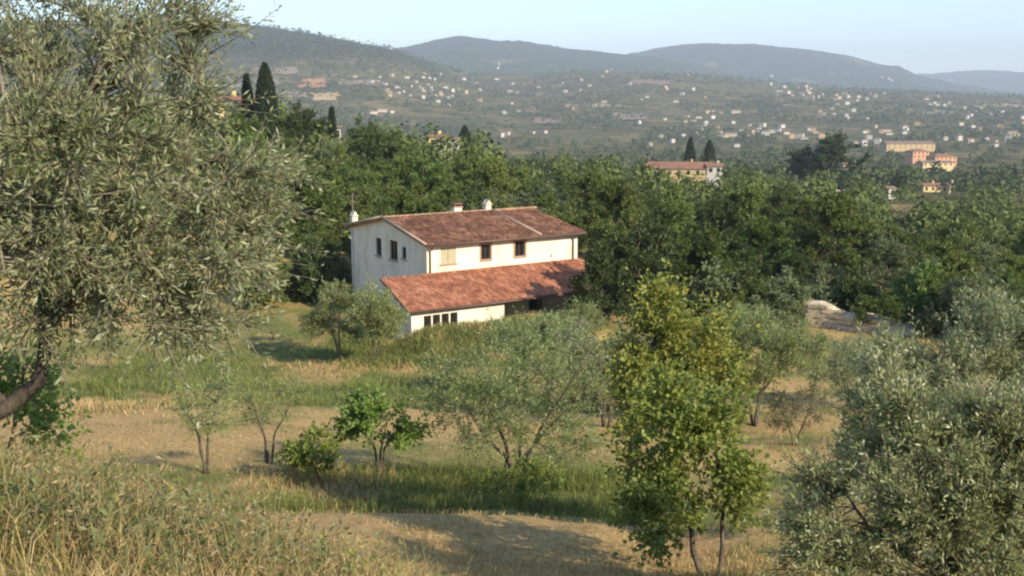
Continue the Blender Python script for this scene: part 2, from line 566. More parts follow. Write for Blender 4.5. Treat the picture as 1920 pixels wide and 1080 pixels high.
def land_mat(name, s1, s2, forest, field, thr, high=None):
    """far land: woods and fields in patches, seen from kilometres away"""
    m, nt, out = new_mat(name)
    L = nt.links.new
    tc = N(nt, 'ShaderNodeTexCoord')
    n1 = N(nt, 'ShaderNodeTexNoise'); n1.inputs['Scale'].default_value = s1; n1.inputs['Detail'].default_value = 6; n1.inputs['Roughness'].default_value = .6
    n2 = N(nt, 'ShaderNodeTexNoise'); n2.inputs['Scale'].default_value = s2; n2.inputs['Detail'].default_value = 5; n2.inputs['Roughness'].default_value = .7
    n4 = N(nt, 'ShaderNodeTexNoise'); n4.inputs['Scale'].default_value = s1 * 3.1; n4.inputs['Detail'].default_value = 3
    vo = N(nt, 'ShaderNodeTexVoronoi'); vo.inputs['Scale'].default_value = s1 * 2.2
    for n in (n1, n2, vo, n4): L(tc.outputs['Object'], n.inputs['Vector'])
    fr = ramp(nt, [(.3, forest[0]), (.5, forest[1]), (.7, forest[2])]); L(n2.outputs[0], fr.inputs[0])
    fi = ramp(nt, [(0, field[0]), (.35, field[1]), (.7, field[2]), (1, field[0])]); L(vo.outputs['Color'], fi.inputs[0])
    fi2 = mixc(nt, .5, fi.outputs[0], fr.outputs[0], 'SOFT_LIGHT')
    th = ramp(nt, [(thr, (0, 0, 0)), (thr + .06, (1, 1, 1))]); L(n1.outputs[0], th.inputs[0])
    cut = ramp(nt, [(.42, (0, 0, 0)), (.52, (1, 1, 1))]); L(n4.outputs[0], cut.inputs[0])
    mu = N(nt, 'ShaderNodeMath', operation='MULTIPLY'); L(th.outputs[0], mu.inputs[0]); L(cut.outputs[0], mu.inputs[1])
    c = mixc(nt, mu.outputs[0], fr.outputs[0], fi2)
    if high:
        sx = N(nt, 'ShaderNodeSeparateXYZ'); L(tc.outputs['Object'], sx.inputs[0])
        zr = N(nt, 'ShaderNodeMapRange'); zr.inputs[1].default_value = 75; zr.inputs[2].default_value = 140; L(sx.outputs[2], zr.inputs[0])
        n5 = N(nt, 'ShaderNodeMath', operation='MULTIPLY_ADD'); L(n1.outputs[0], n5.inputs[0]); n5.inputs[1].default_value = -1.6; n5.inputs[2].default_value = .85
        ad = N(nt, 'ShaderNodeMath', operation='ADD', use_clamp=True); L(zr.outputs[0], ad.inputs[0]); L(n5.outputs[0], ad.inputs[1])
        mm = N(nt, 'ShaderNodeMath', operation='MULTIPLY'); L(zr.outputs[0], mm.inputs[0]); L(ad.outputs[0], mm.inputs[1])
        hf = ramp(nt, [(.3, high[0]), (.5, high[1]), (.7, high[2])]); L(n2.outputs[0], hf.inputs[0])
        c = mixc(nt, mm.outputs[0], c, hf.outputs[0])
    p = N(nt, 'ShaderNodeBsdfPrincipled'); p.inputs['Roughness'].default_value = 1; p.inputs['Specular IOR Level'].default_value = 0
    L(c, p.inputs['Base Color'])
    b = N(nt, 'ShaderNodeBump'); b.inputs['Strength'].default_value = 1; b.inputs['Distance'].default_value = 22
    L(n2.outputs[0], b.inputs['Height']); L(b.outputs[0], p.inputs['Normal'])
    L(p.outputs[0], out.inputs[0])
    return m


M['ground'] = ground_mat()
FOREST = [(.012, .022, .011), (.04, .055, .024), (.11, .118, .052)]
FIELD = [(.42, .32, .20), (.30, .26, .13), (.20, .19, .09)]
M['valley'] = land_mat('valley_land', .006, .05, [(.035, .046, .02), (.105, .11, .05), (.24, .20, .11)], FIELD, .42, FOREST)
M['hill'] = land_mat('hill_land', .0022, .03, FOREST, FIELD, .60)
i_a = int(np.searchsorted(RR, 170)); i_b = int(np.searchsorted(RR, 4300))
ring_object('ground', 0, i_a, M['ground'], True)
ring_object('valley', i_a, i_b, M['valley'])
ring_object('hills', i_b, len(RR) - 1, M['hill'])


def draped_field(px0, px1, py0, py1, col, seed):
    """a ploughed or stubble field lying on the far slope"""
    rng = np.random.default_rng(seed)
    nx, ny = 30, 14
    pts = np.zeros((ny, nx, 3)); ok = True
    cs = [gpt(px0, py1), gpt(px1, py1), gpt(px1, py0), gpt(px0, py0)]
    if any(c is None for c in cs): return
    for j in range(ny):
        for i in range(nx):
            a, b = i / (nx - 1), j / (ny - 1)
            q = (cs[0] * (1 - a) + cs[1] * a) * (1 - b) + (cs[3] * (1 - a) + cs[2] * a) * b
            if i in (0, nx - 1) or j in (0, ny - 1):
                q = q + Vector((rng.uniform(-9, 9), rng.uniform(-9, 9), 0))
            pts[j, i] = (q.x, q.y, 0)
    pts[..., 2] = terrain(pts[..., 0].ravel(), pts[..., 1].ravel()).reshape(ny, nx) + 2.0
    jj, ii = np.meshgrid(np.arange(ny - 1), np.arange(nx - 1), indexing='ij')
    q = np.stack([jj * nx + ii, jj * nx + ii + 1, (jj + 1) * nx + ii + 1, (jj + 1) * nx + ii], -1).reshape(-1, 4)
    me = mesh_np('field', pts.reshape(-1, 3), [q], True)
    mt = noise_mat('field_soil', [tuple(c * .75 for c in col), col, tuple(c * 1.2 for c in col)], .02, 6, 1, 0)
    tag(link_mesh('field', me, mt), kind='structure')


for k, (a, b, c, d, col) in enumerate([
        (585, 632, 176, 190, (.42, .30, .15)), (555, 612, 152, 166, (.33, .17, .09)), (470, 560, 128, 140, (.24, .18, .11)),
        (430, 520, 150, 166, (.23, .18, .12)), (500, 575, 172, 184, (.26, .2, .13)), (620, 700, 150, 160, (.2, .17, .11)),
        (1060, 1180, 198, 204, (.26, .21, .13)), (1150, 1210, 214, 226, (.22, .17, .11)), (1180, 1260, 152, 160, (.22, .15, .11)),
        (1000, 1060, 222, 234, (.22, .15, .10)), (1690, 1800, 208, 216, (.2, .18, .09)), (1830, 1915, 196, 204, (.27, .21, .13))]):
    draped_field(a, b, c, d, col, 100 + k)


# ------------------------------------------------------------------ haze
def haze():
    m, nt, out = new_mat('haze')
    v = N(nt, 'ShaderNodeVolumePrincipled')
    v.inputs['Color'].default_value = (.78, .88, 1.0, 1)
    v.inputs['Density'].default_value = 0.000125
    v.inputs['Anisotropy'].default_value = 0.0
    nt.links.new(v.outputs[0], out.inputs['Volume'])
    b = MB().box(-15500, 15500, -15500, 15500, CZ - 90, CZ + 700)
    o = b.build('haze', m)
    tag(o, kind='stuff')


haze()

# ------------------------------------------------------------------ the farmhouse
HA = Vector((-5.81, 72.0, 0.15))
HL, HW, HE, HR = 12.75, 12.2, 6.1, 7.25
house = empty('farmhouse', HA, math.radians(33.0))
tag(house, 'cream two storey farmhouse with terracotta roof and long lean-to in the olive grove', 'house')


def wall_panel(mb, o, ud, nd, W, H, openings, depth=0.22):
    """wall face through o along ud (unit, horizontal) and up, outward normal nd, with rectangular openings (u0,u1,z0,z1)"""
    o, ud, nd = Vector(o), Vector(ud), Vector(nd)
    us = sorted(set([0, W] + [a for op in openings for a in op[:2]]))
    zs = sorted(set([0, H] + [a for op in openings for a in op[2:]]))
    P = lambda u, z, dd=0: o + ud * u + Vector((0, 0, z)) - nd * dd
    flip = ud.cross(Vector((0, 0, 1))).dot(nd) < 0

    def q(*p):
        mb.face(p[::-1] if flip else p)
    for i in range(len(us) - 1):
        for j in range(len(zs) - 1):
            cu, cz_ = (us[i] + us[i + 1]) / 2, (zs[j] + zs[j + 1]) / 2
            if any(a < cu < b and c < cz_ < d for a, b, c, d in openings): continue
            q(P(us[i], zs[j]), P(us[i + 1], zs[j]), P(us[i + 1], zs[j + 1]), P(us[i], zs[j + 1]))
    for a, b, c, d in openings:
        q(P(a, c), P(a, c, depth), P(a, d, depth), P(a, d))
        q(P(b, c, depth), P(b, c), P(b, d), P(b, d, depth))
        q(P(a, c, depth), P(a, c), P(b, c), P(b, c, depth))
        q(P(a, d), P(a, d, depth), P(b, d, depth), P(b, d))


def local_box(o, ud, nd, u0, u1, z0, z1, d0, d1, mb):
    """box in wall coordinates; d0..d1 measured outward"""
    o, ud, nd = Vector(o), Vector(ud), Vector(nd)
    c = [o + ud * u + nd * d + Vector((0, 0, z)) for z in (z0, z1) for (u, d) in ((u0, d0), (u1, d0), (u1, d1), (u0, d1))]
    b = len(mb.v)
    mb.v += [tuple(p) for p in c]
    for f in ((3, 2, 1, 0), (4, 5, 6, 7), (0, 1, 5, 4), (1, 2, 6, 5), (2, 3, 7, 6), (3, 0, 4, 7)):
        mb.f.append(tuple(b + i for i in f)); mb.m.append(0)


def window(o, ud, nd, u0, u1, z0, z1, style, frame_mat, shutter=None, sill=True, parent=None, name='window', mull=1, label=None):
    w = 0.07
    mb = MB()
    a = (o, ud, nd)
    d0, d1 = -0.19, -0.12
    local_box(*a, u0, u0 + w, z0, z1, d0, d1, mb); local_box(*a, u1 - w, u1, z0, z1, d0, d1, mb)
    local_box(*a, u0 + w, u1 - w, z1 - w, z1, d0, d1, mb); local_box(*a, u0 + w, u1 - w, z0, z0 + w, d0, d1, mb)
    for k in range(mull):
        uc = u0 + (u1 - u0) * (k + 1) / (mull + 1)
        local_box(*a, uc - .035, uc + .035, z0 + w, z1 - w, d0, d1, mb)
    win = mb.build(name, frame_mat, parent)
    if label: win['label'] = label
    g = MB(); local_box(*a, u0 + .03, u1 - .03, z0 + .03, z1 - .03, -.18, -.16, g); g.build('pane', M['glass'], win)
    if sill:
        s = MB(); local_box(*a, u0 - .1, u1 + .1, z0 - .09, z0 - .003, -.14, .1, s); s.build('sill', M['frame_pink'], win)
    if style == 'trim':
        t = MB()
        local_box(*a, u0 - .13, u0 - .003, z0, z1 + .003, -.05, .03, t); local_box(*a, u1 + .003, u1 + .13, z0, z1 + .003, -.05, .03, t)
        local_box(*a, u0 - .13, u1 + .13, z1 + .005, z1 + .14, -.05, .03, t)
        t.build('surround', M['frame_pink'], win)
    if style == 'closed':
        n = 2
        for k in range(n):
            a0 = u0 + (u1 - u0) * k / n + .015; a1 = u0 + (u1 - u0) * (k + 1) / n - .015
            sh = MB(); local_box(*a, a0, a1, z0 + .015, z1 - .015, -.09, -.05, sh)
            zz = z0 + .1
            while zz < z1 - .1:
                local_box(*a, a0 + .05, a1 - .05, zz, zz + .045, -.049, -.03, sh); zz += .09
            sh.build('shutter', shutter, win)
    return win


FX, GX = (Vector((1, 0, 0)), Vector((0, -1, 0))), (Vector((0, 1, 0)), Vector((-1, 0, 0)))
front_open = [(1.67 - .6, 1.67 + .6, 4.62, 5.78), (4.73 - .40, 4.73 + .40, 4.66, 5.72), (7.61 - .44, 7.61 + .44, 4.66, 5.75), (5.2, 6.4, .05, 2.15), (8.4, 9.6, .05, 2.15)]
gable_open = [(7.45 - .46, 7.45 + .46, 4.38, 5.72), (5.0 - .62, 5.0 + .62, 4.4, 5.8), (3.38 - .33, 3.38 + .33, 4.68, 5.52)]
mb = MB()
wall_panel(mb, (0, 0, -.8), *FX, HL, HE + .8, [(a, b, c + .8, d + .8) for a, b, c, d in front_open])
wall_panel(mb, (0, 0, -.8), *GX, HW, HE + .8, [(a, b, c + .8, d + .8) for a, b, c, d in gable_open])
wall_panel(mb, (0, HW, -.8), (1, 0, 0), (0, 1, 0), HL, HE + .8, [])
wall_panel(mb, (HL, 0, -.8), (0, 1, 0), (1, 0, 0), HW, HE + .8, [])
for x in (0, HL):
    tri = [(x, HW, HE), (x, 0, HE), (x, HW / 2, HR - .02)]
    mb.face(tri if x == 0 else tri[::-1])
mb.face([(0.3, .3, -.75), (HL - .3, .3, -.75), (HL - .3, HW - .3, -.75), (.3, HW - .3, -.75)])
mb.build('wall', M['wall_white'], house)
for k, op in enumerate(front_open[:3]):
    st = ['closed', 'trim', 'trim'][k]
    window((0, 0, 0), *FX, *op, st, M['timber'], M['shutter_pale'] if k == 0 else None, parent=house,
           label=['window behind closed pale shutters', None, None][k])
for op in front_open[3:]:
    window((0, 0, 0), *FX, *op, 'plain', M['timber'], sill=False, parent=house, name='porch_door')
for k, op in enumerate(gable_open):
    window((0, 0, 0), *GX, *op, 'plain', M['timber'], parent=house, mull=[1, 1, 0][k])


def roof_slope(name, o, ud, vd, W, Ln, mat, parent, seed, thick=.14, skip=None, lift=0.0):
    """slab plus rows of barrel tiles joined as one part; o lower left corner, ud along the eave, vd up the slope"""
    o, ud, vd = Vector(o), Vector(ud).normalized(), Vector(vd).normalized()
    nd = ud.cross(vd).normalized()
    mb = MB()
    c = [o, o + ud * W, o + ud * W + vd * Ln, o + vd * Ln]
    lo = [p - nd * thick for p in c]
    mb.face(c); mb.face(lo[::-1])
    for i in range(4):
        j = (i + 1) % 4
        mb.face([c[i], lo[i], lo[j], c[j]])
    slab = mb.build(name, [M['tile_old']], parent)
    rng = random.Random(seed)
    px_, row = .205, .33
    nu = int(W / px_); nv = int(Ln / row)
    t = MB(); prof = [(-.085, .0), (-.055, .05), (0, .072), (.055, .05), (.085, .0)]
    for i in range(nu):
        for j in range(nv):
            u = (i + .5) * W / nu + rng.uniform(-.012, .012)
            v0 = j * Ln / nv - .04 + rng.uniform(-.012, .012); v1 = v0 + row + .10
            v1 = min(v1, Ln + .02)
            h0, h1 = .045 + rng.uniform(0, .018), .008 + rng.uniform(0, .01)
            b = len(t.v)
            tw = rng.uniform(-.01, .01)
            for (v, h, s, dx) in ((v0, h0, 1.0, tw), (v1, h1, .84, -tw)):
                for (pu, pn) in prof:
                    t.v.append(tuple(o + ud * (u + pu * s + dx) + vd * v + nd * (pn * s + h + lift)))
            for k in range(4):
                t.f.append((b + k, b + k + 1, b + 6 + k, b + 5 + k)); t.m.append(0)
            t.f.append((b + 4, b + 3, b + 2, b + 1, b)); t.m.append(0)
    ti = t.build('roof_tiles', [mat], slab)
    tag(ti, kind='stuff')
    return slab


ov = .55
sl = (HR - HE) / (HW / 2)
ze = HE - ov * sl + .12
slope_len = math.hypot(HW / 2 + ov, (HR + .12) - ze)
roof_slope('roof', (-.35, -ov, ze), (1, 0, 0), (0, HW / 2 + ov, HR + .12 - ze), 9.35, slope_len, M['tile_old'], house, 1)
roof_slope('roof', (9.02, -ov, ze - .02), (1, 0, 0), (0, HW / 2 + ov, HR - .04 - ze), HL + .35 - 9.02, slope_len, M['tile_old'], house, 2)
roof_slope('roof', (HL + .35, HW + ov, ze), (-1, 0, 0), (0, -(HW / 2 + ov), HR + .12 - ze), HL + .7, slope_len, M['tile_old'], house, 3)
# ridge tiles and the mortared divider
rt = MB()
n = 36
for i in range(n):
    x0 = -.38 + (HL + .76) * i / n; x1 = -.38 + (HL + .76) * (i + 1) / n + .04
    b = len(rt.v)
    for (x, s) in ((x0, 1.0), (x1, .86)):
        for k in range(6):
            an = math.pi * k / 5
            rt.v.append((x, HW / 2 - math.cos(an) * .17 * s, HR + .10 + math.sin(an) * .15 * s))
    for k in range(5):
        rt.f.append((b + k, b + k + 1, b + 7 + k, b + 6 + k)); rt.m.append(0)
tag(rt.build('ridge_tiles', noise_mat('ridge_tile', [(.30, .17, .10), (.42, .27, .17)], 3, 6, .9, .1, island=.25), house), kind='stuff')
dv = MB(); vdir = Vector((0, HW / 2 + ov, HR + .12 - ze)).normalized(); ndir = Vector((1, 0, 0)).cross(vdir)
p0 = Vector((9.03, -ov - .03, ze)) + ndir * .10
dv.tube([p0, p0 + vdir * slope_len], .09, 8)
dv.build('roof_divider', M['mortar'], house, True)
# verge tiles along the gable edge
vg = MB(); p0 = Vector((-.38, -ov - .02, ze)) + ndir * .08
vg.tube([p0, p0 + vdir * slope_len], .085, 8)
vd2 = Vector((0, -(HW / 2 + ov), HR + .12 - ze)).normalized()
p0 = Vector((-.38, HW + ov, ze)) + Vector((0, -ndir.y, ndir.z)) * .08
vg.tube([p0, p0 + vd2 * slope_len], .085, 8)
vg.build('verge_tile', M['mortar'], house, True)
# gutters and downpipes
MB().tube([(-.35, -ov - .09, ze - .05), (HL + .35, -ov - .09, ze - .09)], .075, 8).build('gutter', M['pipe_dark'], house, True)
MB().tube([(.22, -ov - .09, ze - .08), (.22, -.3, ze - .4), (.22, -.09, ze - .5), (.22, -.09, 4.05)], .05, 8).build('downpipe', M['pipe_dark'], house, True)
MB().tube([(HL - .45, -ov - .09, ze - .08), (HL - .45, -.3, ze - .4), (HL - .45, -.09, ze - .5), (HL - .45, -.09, 4.0)], .05, 8).build('downpipe', M['pipe_dark'], house, True)
d3 = MB().tube([(-.09, HW - .25, HE - .15), (-.09, HW - .25, -.3)], .06, 8).build('downpipe', M['pipe_white'], house, True)
d3['label'] = 'pale downpipe at the rear of the shaded gable'


def chimney(x, y, zb, w, d, h, cap):
    c = MB().box(x - w / 2, x + w / 2, y - d / 2, y + d / 2, zb, zb + h).build('chimney', M['wall_white'], house)
    m = MB()
    m.box(x - w / 2 - .07, x + w / 2 + .07, y - d / 2 - .07, y + d / 2 + .07, zb + h + .002, zb + h + .07)
    m.build('chimney_collar', M['mortar'], c)
    k = MB()
    if cap == 'flat':
        for sx in (-1, 1):
            for sy in (-1, 1):
                k.box(x + sx * w * .38 - .04, x + sx * w * .38 + .04, y + sy * d * .38 - .04, y + sy * d * .38 + .04, zb + h + .072, zb + h + .25)
        k.box(x - w / 2 - .1, x + w / 2 + .1, y - d / 2 - .1, y + d / 2 + .1, zb + h + .252, zb + h + .32)
    else:
        for s in (-1, 1):
            k.face([(x + s * w * .5, y - d / 2 - .08, zb + h + .072), (x + s * w * .5, y + d / 2 + .08, zb + h + .072), (x, y + d / 2 + .08, zb + h + .42), (x, y - d / 2 - .08, zb + h + .42)][::s])
            k.face([(x - w * .5, y + s * (d / 2 + .06), zb + h + .072), (x + w * .5, y + s * (d / 2 + .06), zb + h + .072), (x, y + s * (d / 2 + .06), zb + h + .41)][::-s])
    k.build('chimney_cap', M['tile_old'] if cap == 'flat' else M['wall_white'], c)
    return c


chimney(6.4, HW / 2 + .9, HR - .35, .66, .55, .78, 'flat')['label'] = 'wide low chimney with a flat cap'
chimney(8.7, HW / 2 + .15, HR - .1, .48, .45, .66, 'peak')['label'] = 'narrow chimney with a peaked cap'
chimney(.2, HW - .1, HE - .3, .44, .44, 1.1, 'peak')['label'] = 'white chimney at the rear corner above the shaded gable'
an = MB().tube([(.12, HW - .1, HE - .3), (.12, HW - .1, HE + 2.6)], .04, 6).build('antenna_pole', M['metal'], house)
ae = MB()
ae.tube([(-.45, HW - .1, HE + 2.35), (.75, HW - .1, HE + 2.35)], .022, 5)
for k in range(7):
    x = -.4 + k * .18
    ae.tube([(x, HW - .1 - .28 + k * .02, HE + 2.37), (x, HW - .1 + .28 - k * .02, HE + 2.37)], .01, 4)
ae.tube([(.12, HW - .5, HE + 1.9), (.12, HW + .3, HE + 1.9)], .012, 5)
for k in range(4):
    y = HW - .45 + k * .2
    ae.tube([(-.15, y, HE + 1.92), (.39, y, HE + 1.92)], .009, 4)
ae.build('aerial', M['metal'], an)

# lean-to
LZ0, LZ1, LD = 2.45, 4.05, 4.0
lv = Vector((0, LD, LZ1 - LZ0)); ll = lv.length
roof_slope('lean_to_roof', (-3.56, -LD, LZ0), (1, 0, 0), lv, 16.7, ll, M['tile'], house, 4)
MB().tube([(-3.6, -LD - .08, LZ0 - .06), (13.2, -LD - .08, LZ0 - .08)], .07, 8).build('gutter', M['pipe_dark'], house, True)
FZ = -3.62
fo = (0, FZ, -.8)
lm = MB()
zt = LZ0 + (LD + FZ) * (LZ1 - LZ0) / LD - .16
doors = [(-2.25 + .66 * k, -2.25 + .66 * k + .56, 0.0, 1.98) for k in range(4)]
wall_panel(lm, (-3.15, FZ, -.8), *FX, 3.15 + 3.95, zt + .8, [(a + 3.15, b + 3.15, c + .8, d + .8) for a, b, c, d in doors], .18)
# end walls and the wall behind the left bay
wall_l = [(-3.15, 0, -.8), (-3.15, FZ, -.8), (-3.15, FZ, zt), (-3.15, 0, LZ1 - .16)]
lm.face(wall_l)
lm.face([(3.95, FZ, -.8), (3.95, -.003, -.8), (3.95, -.003, LZ1 - .16), (3.95, FZ, zt)])
lm.face([(-.003, 0, -.8), (-3.15, 0, -.8), (-3.15, 0, LZ1 - .16), (-.003, 0, LZ1 - .16)])
lm.build('lean_to_wall', M['wall_white'], house)
for op in doors:
    window((0, FZ, 0), *FX, *op, 'plain', M['timber'], sill=False, parent=house, name='glazed_door', mull=0)
for x in (6.9, 9.9, 12.8):
    MB().box(x - .14, x + .14, FZ - .02, FZ + .26, -.6, zt - .17).build('porch_post', M['timber'], house)
MB().box(3.97, 13.1, FZ + .01, FZ + .23, zt - .168, zt - .003).build('porch_beam', M['timber'], house)
MB().box(3.97, 13.1, FZ - .3, -.004, -.55, .0).build('porch_floor', M['paving'], house)

# ------------------------------------------------------------------ tree builder
def unit(a):
    return a / np.maximum(np.linalg.norm(a, axis=-1, keepdims=True), 1e-9)


def leaf_mesh(name, P, D, Nn, Ln, Wd):
    """a lance shaped, slightly folded leaf at every P, pointing along D"""
    D = unit(D); S = unit(np.cross(D, Nn)); U = np.cross(S, D)
    Ln = Ln[:, None]; Wd = Wd[:, None]
    a = P
    b = P + D * Ln * .48 + S * Wd * .5 + U * Wd * .12
    c = P + D * Ln
    d = P + D * Ln * .48 - S * Wd * .5 + U * Wd * .12
    V = np.stack([a, b, c, d], 1).reshape(-1, 3)
    n = len(P)
    q = np.arange(n * 4, dtype=np.int32).reshape(n, 4)
    return mesh_np(name, V, [q], False)


def grow(seed, trunks, blobs, nb, nt, nl, ll, lw, tl, br=.03, up=.15, tubes=True, twig_tubes=False, leaf_up=.25, shell=2.4, out_bias=.45):
    """trunks: list of [(x,y,z,r),...]; blobs: (cx,cy,cz, rx,ry,rz).  Returns (trunk MB, branch MB, leaf mesh arrays)"""
    rng = np.random.default_rng(seed)
    tm, bm_ = MB(), MB()
    nodes = []
    for tr in trunks:
        # refine with a little wobble
        pts, rad = [], []
        for i in range(len(tr) - 1):
            a, b = np.array(tr[i][:3]), np.array(tr[i + 1][:3])
            L_ = np.linalg.norm(b - a)
            for k in range(3):
                f = k / 3
                pts.append(a * (1 - f) + b * f + (rng.normal(0, .025 * L_, 3) if (k or i) else 0)); rad.append((tr[i][3] * (1 - f) + tr[i + 1][3] * f) * rng.uniform(.92, 1.1))
        pts.append(np.array(tr[-1][:3])); rad.append(tr[-1][3])
        tm.tube(pts, rad, 8)
        for i, p in enumerate(pts):
            if i >= len(pts) * .4: nodes.append(p)
    nodes = np.array(nodes)
    bl = np.array(blobs, dtype=float)
    vol = bl[:, 3] * bl[:, 4] * bl[:, 5]
    vol = vol ** .8; vol /= vol.sum()
    cen = (bl[:, :3] * vol[:, None]).sum(0)
    brs = []
    allnodes = list(nodes)
    for i in range(nb):
        k = rng.choice(len(bl), p=vol)
        e = bl[k, :3] + bl[k, 3:] * unit(rng.normal(size=3)) * rng.uniform(.1, 1) ** (1 / shell) * .92
        an_ = np.array(allnodes)
        dd = np.linalg.norm(an_ - e, axis=1) + np.where(an_[:, 2] > e[2] + .2, 1.0, 0) * np.linalg.norm(bl[k, 3:]) * .3
        s = an_[np.argsort(dd)[min(len(dd) - 1, int(abs(rng.normal(0, 1.2))))]]
        L_ = np.linalg.norm(e - s)
        mid = s * .5 + e * .5 + rng.normal(0, .09 * L_, 3) + np.array([0, 0, .10 * L_])
        pts = []
        for f in np.linspace(0, 1, 6):
            pts.append(s * (1 - f) ** 2 + mid * 2 * f * (1 - f) + e * f * f)
        pts = np.array(pts)
        brs.append(pts)
        if i % 2 == 0: allnodes += [pts[2], pts[3], pts[4]]
        if tubes:
            r0 = br * (0.5 + .5 * min(1.0, L_ / (np.mean(bl[:, 3]) * 1.2)))
            bm_.tube(pts, [r0 * (1 - .82 * f) for f in np.linspace(0, 1, 6)], 5, cap=False)
    brs = np.array(brs)
    # twigs
    bi = rng.integers(0, nb, nt)
    f = rng.uniform(.25, 1.0, nt) ** .75 * 4.999
    i0 = np.floor(f).astype(int); fr = (f - i0)[:, None]
    S = brs[bi, i0] * (1 - fr) + brs[bi, i0 + 1] * fr
    T = unit(brs[bi, i0 + 1] - brs[bi, i0])
    R = unit(rng.normal(size=(nt, 3)))
    O = unit(S - cen)
    D = unit(T * .5 + R * .8 + O * out_bias + np.array([0, 0, up]))
    Lt = tl * rng.uniform(.5, 1.35, nt) * np.where(rng.uniform(0, 1, nt) < .12, 1.8, 1.0)
    if twig_tubes:
        for k in range(nt):
            a = S[k]; b = S[k] + D[k] * Lt[k] * .55 + R[k] * Lt[k] * .04; c = S[k] + D[k] * Lt[k]
            bm_.tube([a, b, c], [.006, .004, .0015], 3, cap=False)
    # leaves
    n = nt * nl
    g = np.repeat(np.arange(nt), nl)
    ff = rng.uniform(.08, 1.0, n)
    P = S[g] + D[g] * (Lt[g] * ff)[:, None]
    Rp = rng.normal(size=(n, 3))
    P = P + Rp * (tl * .035)
    LD_ = unit(D[g] * .75 + unit(Rp) * .8 + np.array([0, 0, .05]))
    NN = unit(rng.normal(size=(n, 3)) + np.array([0, 0, leaf_up * 3]) + O[g] * .3)
    Ls = ll * rng.uniform(.6, 1.25, n); Ws = lw * rng.uniform(.7, 1.25, n)
    return tm, bm_, (P, LD_, NN, Ls, Ws)


def tree(name, label, cat, loc, args, leaf, bark, group=None, rz=0.0, sc=1.0, br_bark=None):
    tm, bm_, lf = grow(**args)
    t = empty(name, loc, rz)
    t.scale = (sc,) * 3
    tag(t, label, cat, group)
    tr = tm.build('trunk', bark, t, True)
    if bm_.v: tag(bm_.build('branches', br_bark or bark, t, True), kind='stuff')
    link_mesh('crown', leaf_mesh('crown', *lf), leaf, t)
    return t


def copy_tree(src, loc, rz, sc, label=None, group=None):
    r = src.copy(); COL.objects.link(r)
    r.location = loc; r.rotation_euler = (0, 0, rz); r.scale = sc
    if label: r['label'] = label
    if group: r['group'] = group
    for ch in src.children:
        c = ch.copy(); COL.objects.link(c); c.parent = r
    return r


# ------------------------------------------------------------------ near trees
# big olive on the left: trunk leans in from outside the frame
base = Vector((-5.0, 6.9, 0)); base.z = tz(base.x, base.y)
def rel(px, py, Y, o, r):
    p = at(px, py, Y) - o
    return (p.x, p.y, p.z, r)
ol_tr = [[(0, 0, -.25, .14), rel(-70, 815, 6.9, base, .07), rel(20, 760, 6.9, base, .055), rel(72, 715, 7.0, base, .047), rel(88, 610, 7.0, base, .042), rel(70, 480, 7.1, base, .042), rel(120, 330, 7.2, base, .045), rel(160, 180, 7.1, base, .03)],
         [rel(88, 610, 7.0, base, .045), rel(190, 480, 7.3, base, .045), rel(310, 380, 7.5, base, .03), rel(430, 280, 7.5, base, .015)],
         [rel(70, 480, 7.1, base, .05), rel(-60, 320, 6.9, base, .04), rel(-120, 150, 7.0, base, .03)],
         [rel(0, 760, 6.9, base, .06), rel(-160, 640, 7.2, base, .05), rel(-240, 420, 7.2, base, .05)]]


def blob_px(px, py, Y, rx, ry, rz, o):
    p = at(px, py, Y) - o
    return (p.x, p.y, p.z, rx, ry, rz)


ol_bl = [blob_px(60, 330, 7.0, 1.15, 1.2, 1.0, base), blob_px(250, 400, 7.1, .75, .9, .62, base), blob_px(380, 430, 7.2, .62, .8, .5, base),
         blob_px(200, 160, 7.1, .75, .9, .55, base), blob_px(330, 250, 7.3, .42, .6, .42, base), blob_px(330, 60, 7.4, .38, .5, .22, base), blob_px(80, 30, 7.0, .8, .9, .5, base),
         blob_px(470, 470, 7.3, .36, .5, .42, base), blob_px(440, 350, 7.4, .34, .5, .3, base), blob_px(420, 560, 7.2, .4, .5, .24, base), blob_px(180, 600, 7.0, .45, .5, .18, base), blob_px(350, 600, 7.0, .5, .5, .14, base), blob_px(300, 540, 7.0, .55, .7, .26, base), blob_px(-150, 250, 7.0, 1.0, 1.2, 1.2, base), blob_px(130, 520, 6.8, .5, .7, .3, base)]
tree('olive_tree', 'large olive tree filling the upper left, its leaning trunk at the left edge', 'tree', base,
     dict(seed=11, trunks=ol_tr, blobs=ol_bl, nb=230, nt=3050, nl=19, ll=.06, lw=.0155, tl=.32, br=.0135, up=.05, twig_tubes=True, leaf_up=.2), M['olive'], M['bark_dark'], br_bark=M['bark_pale'])


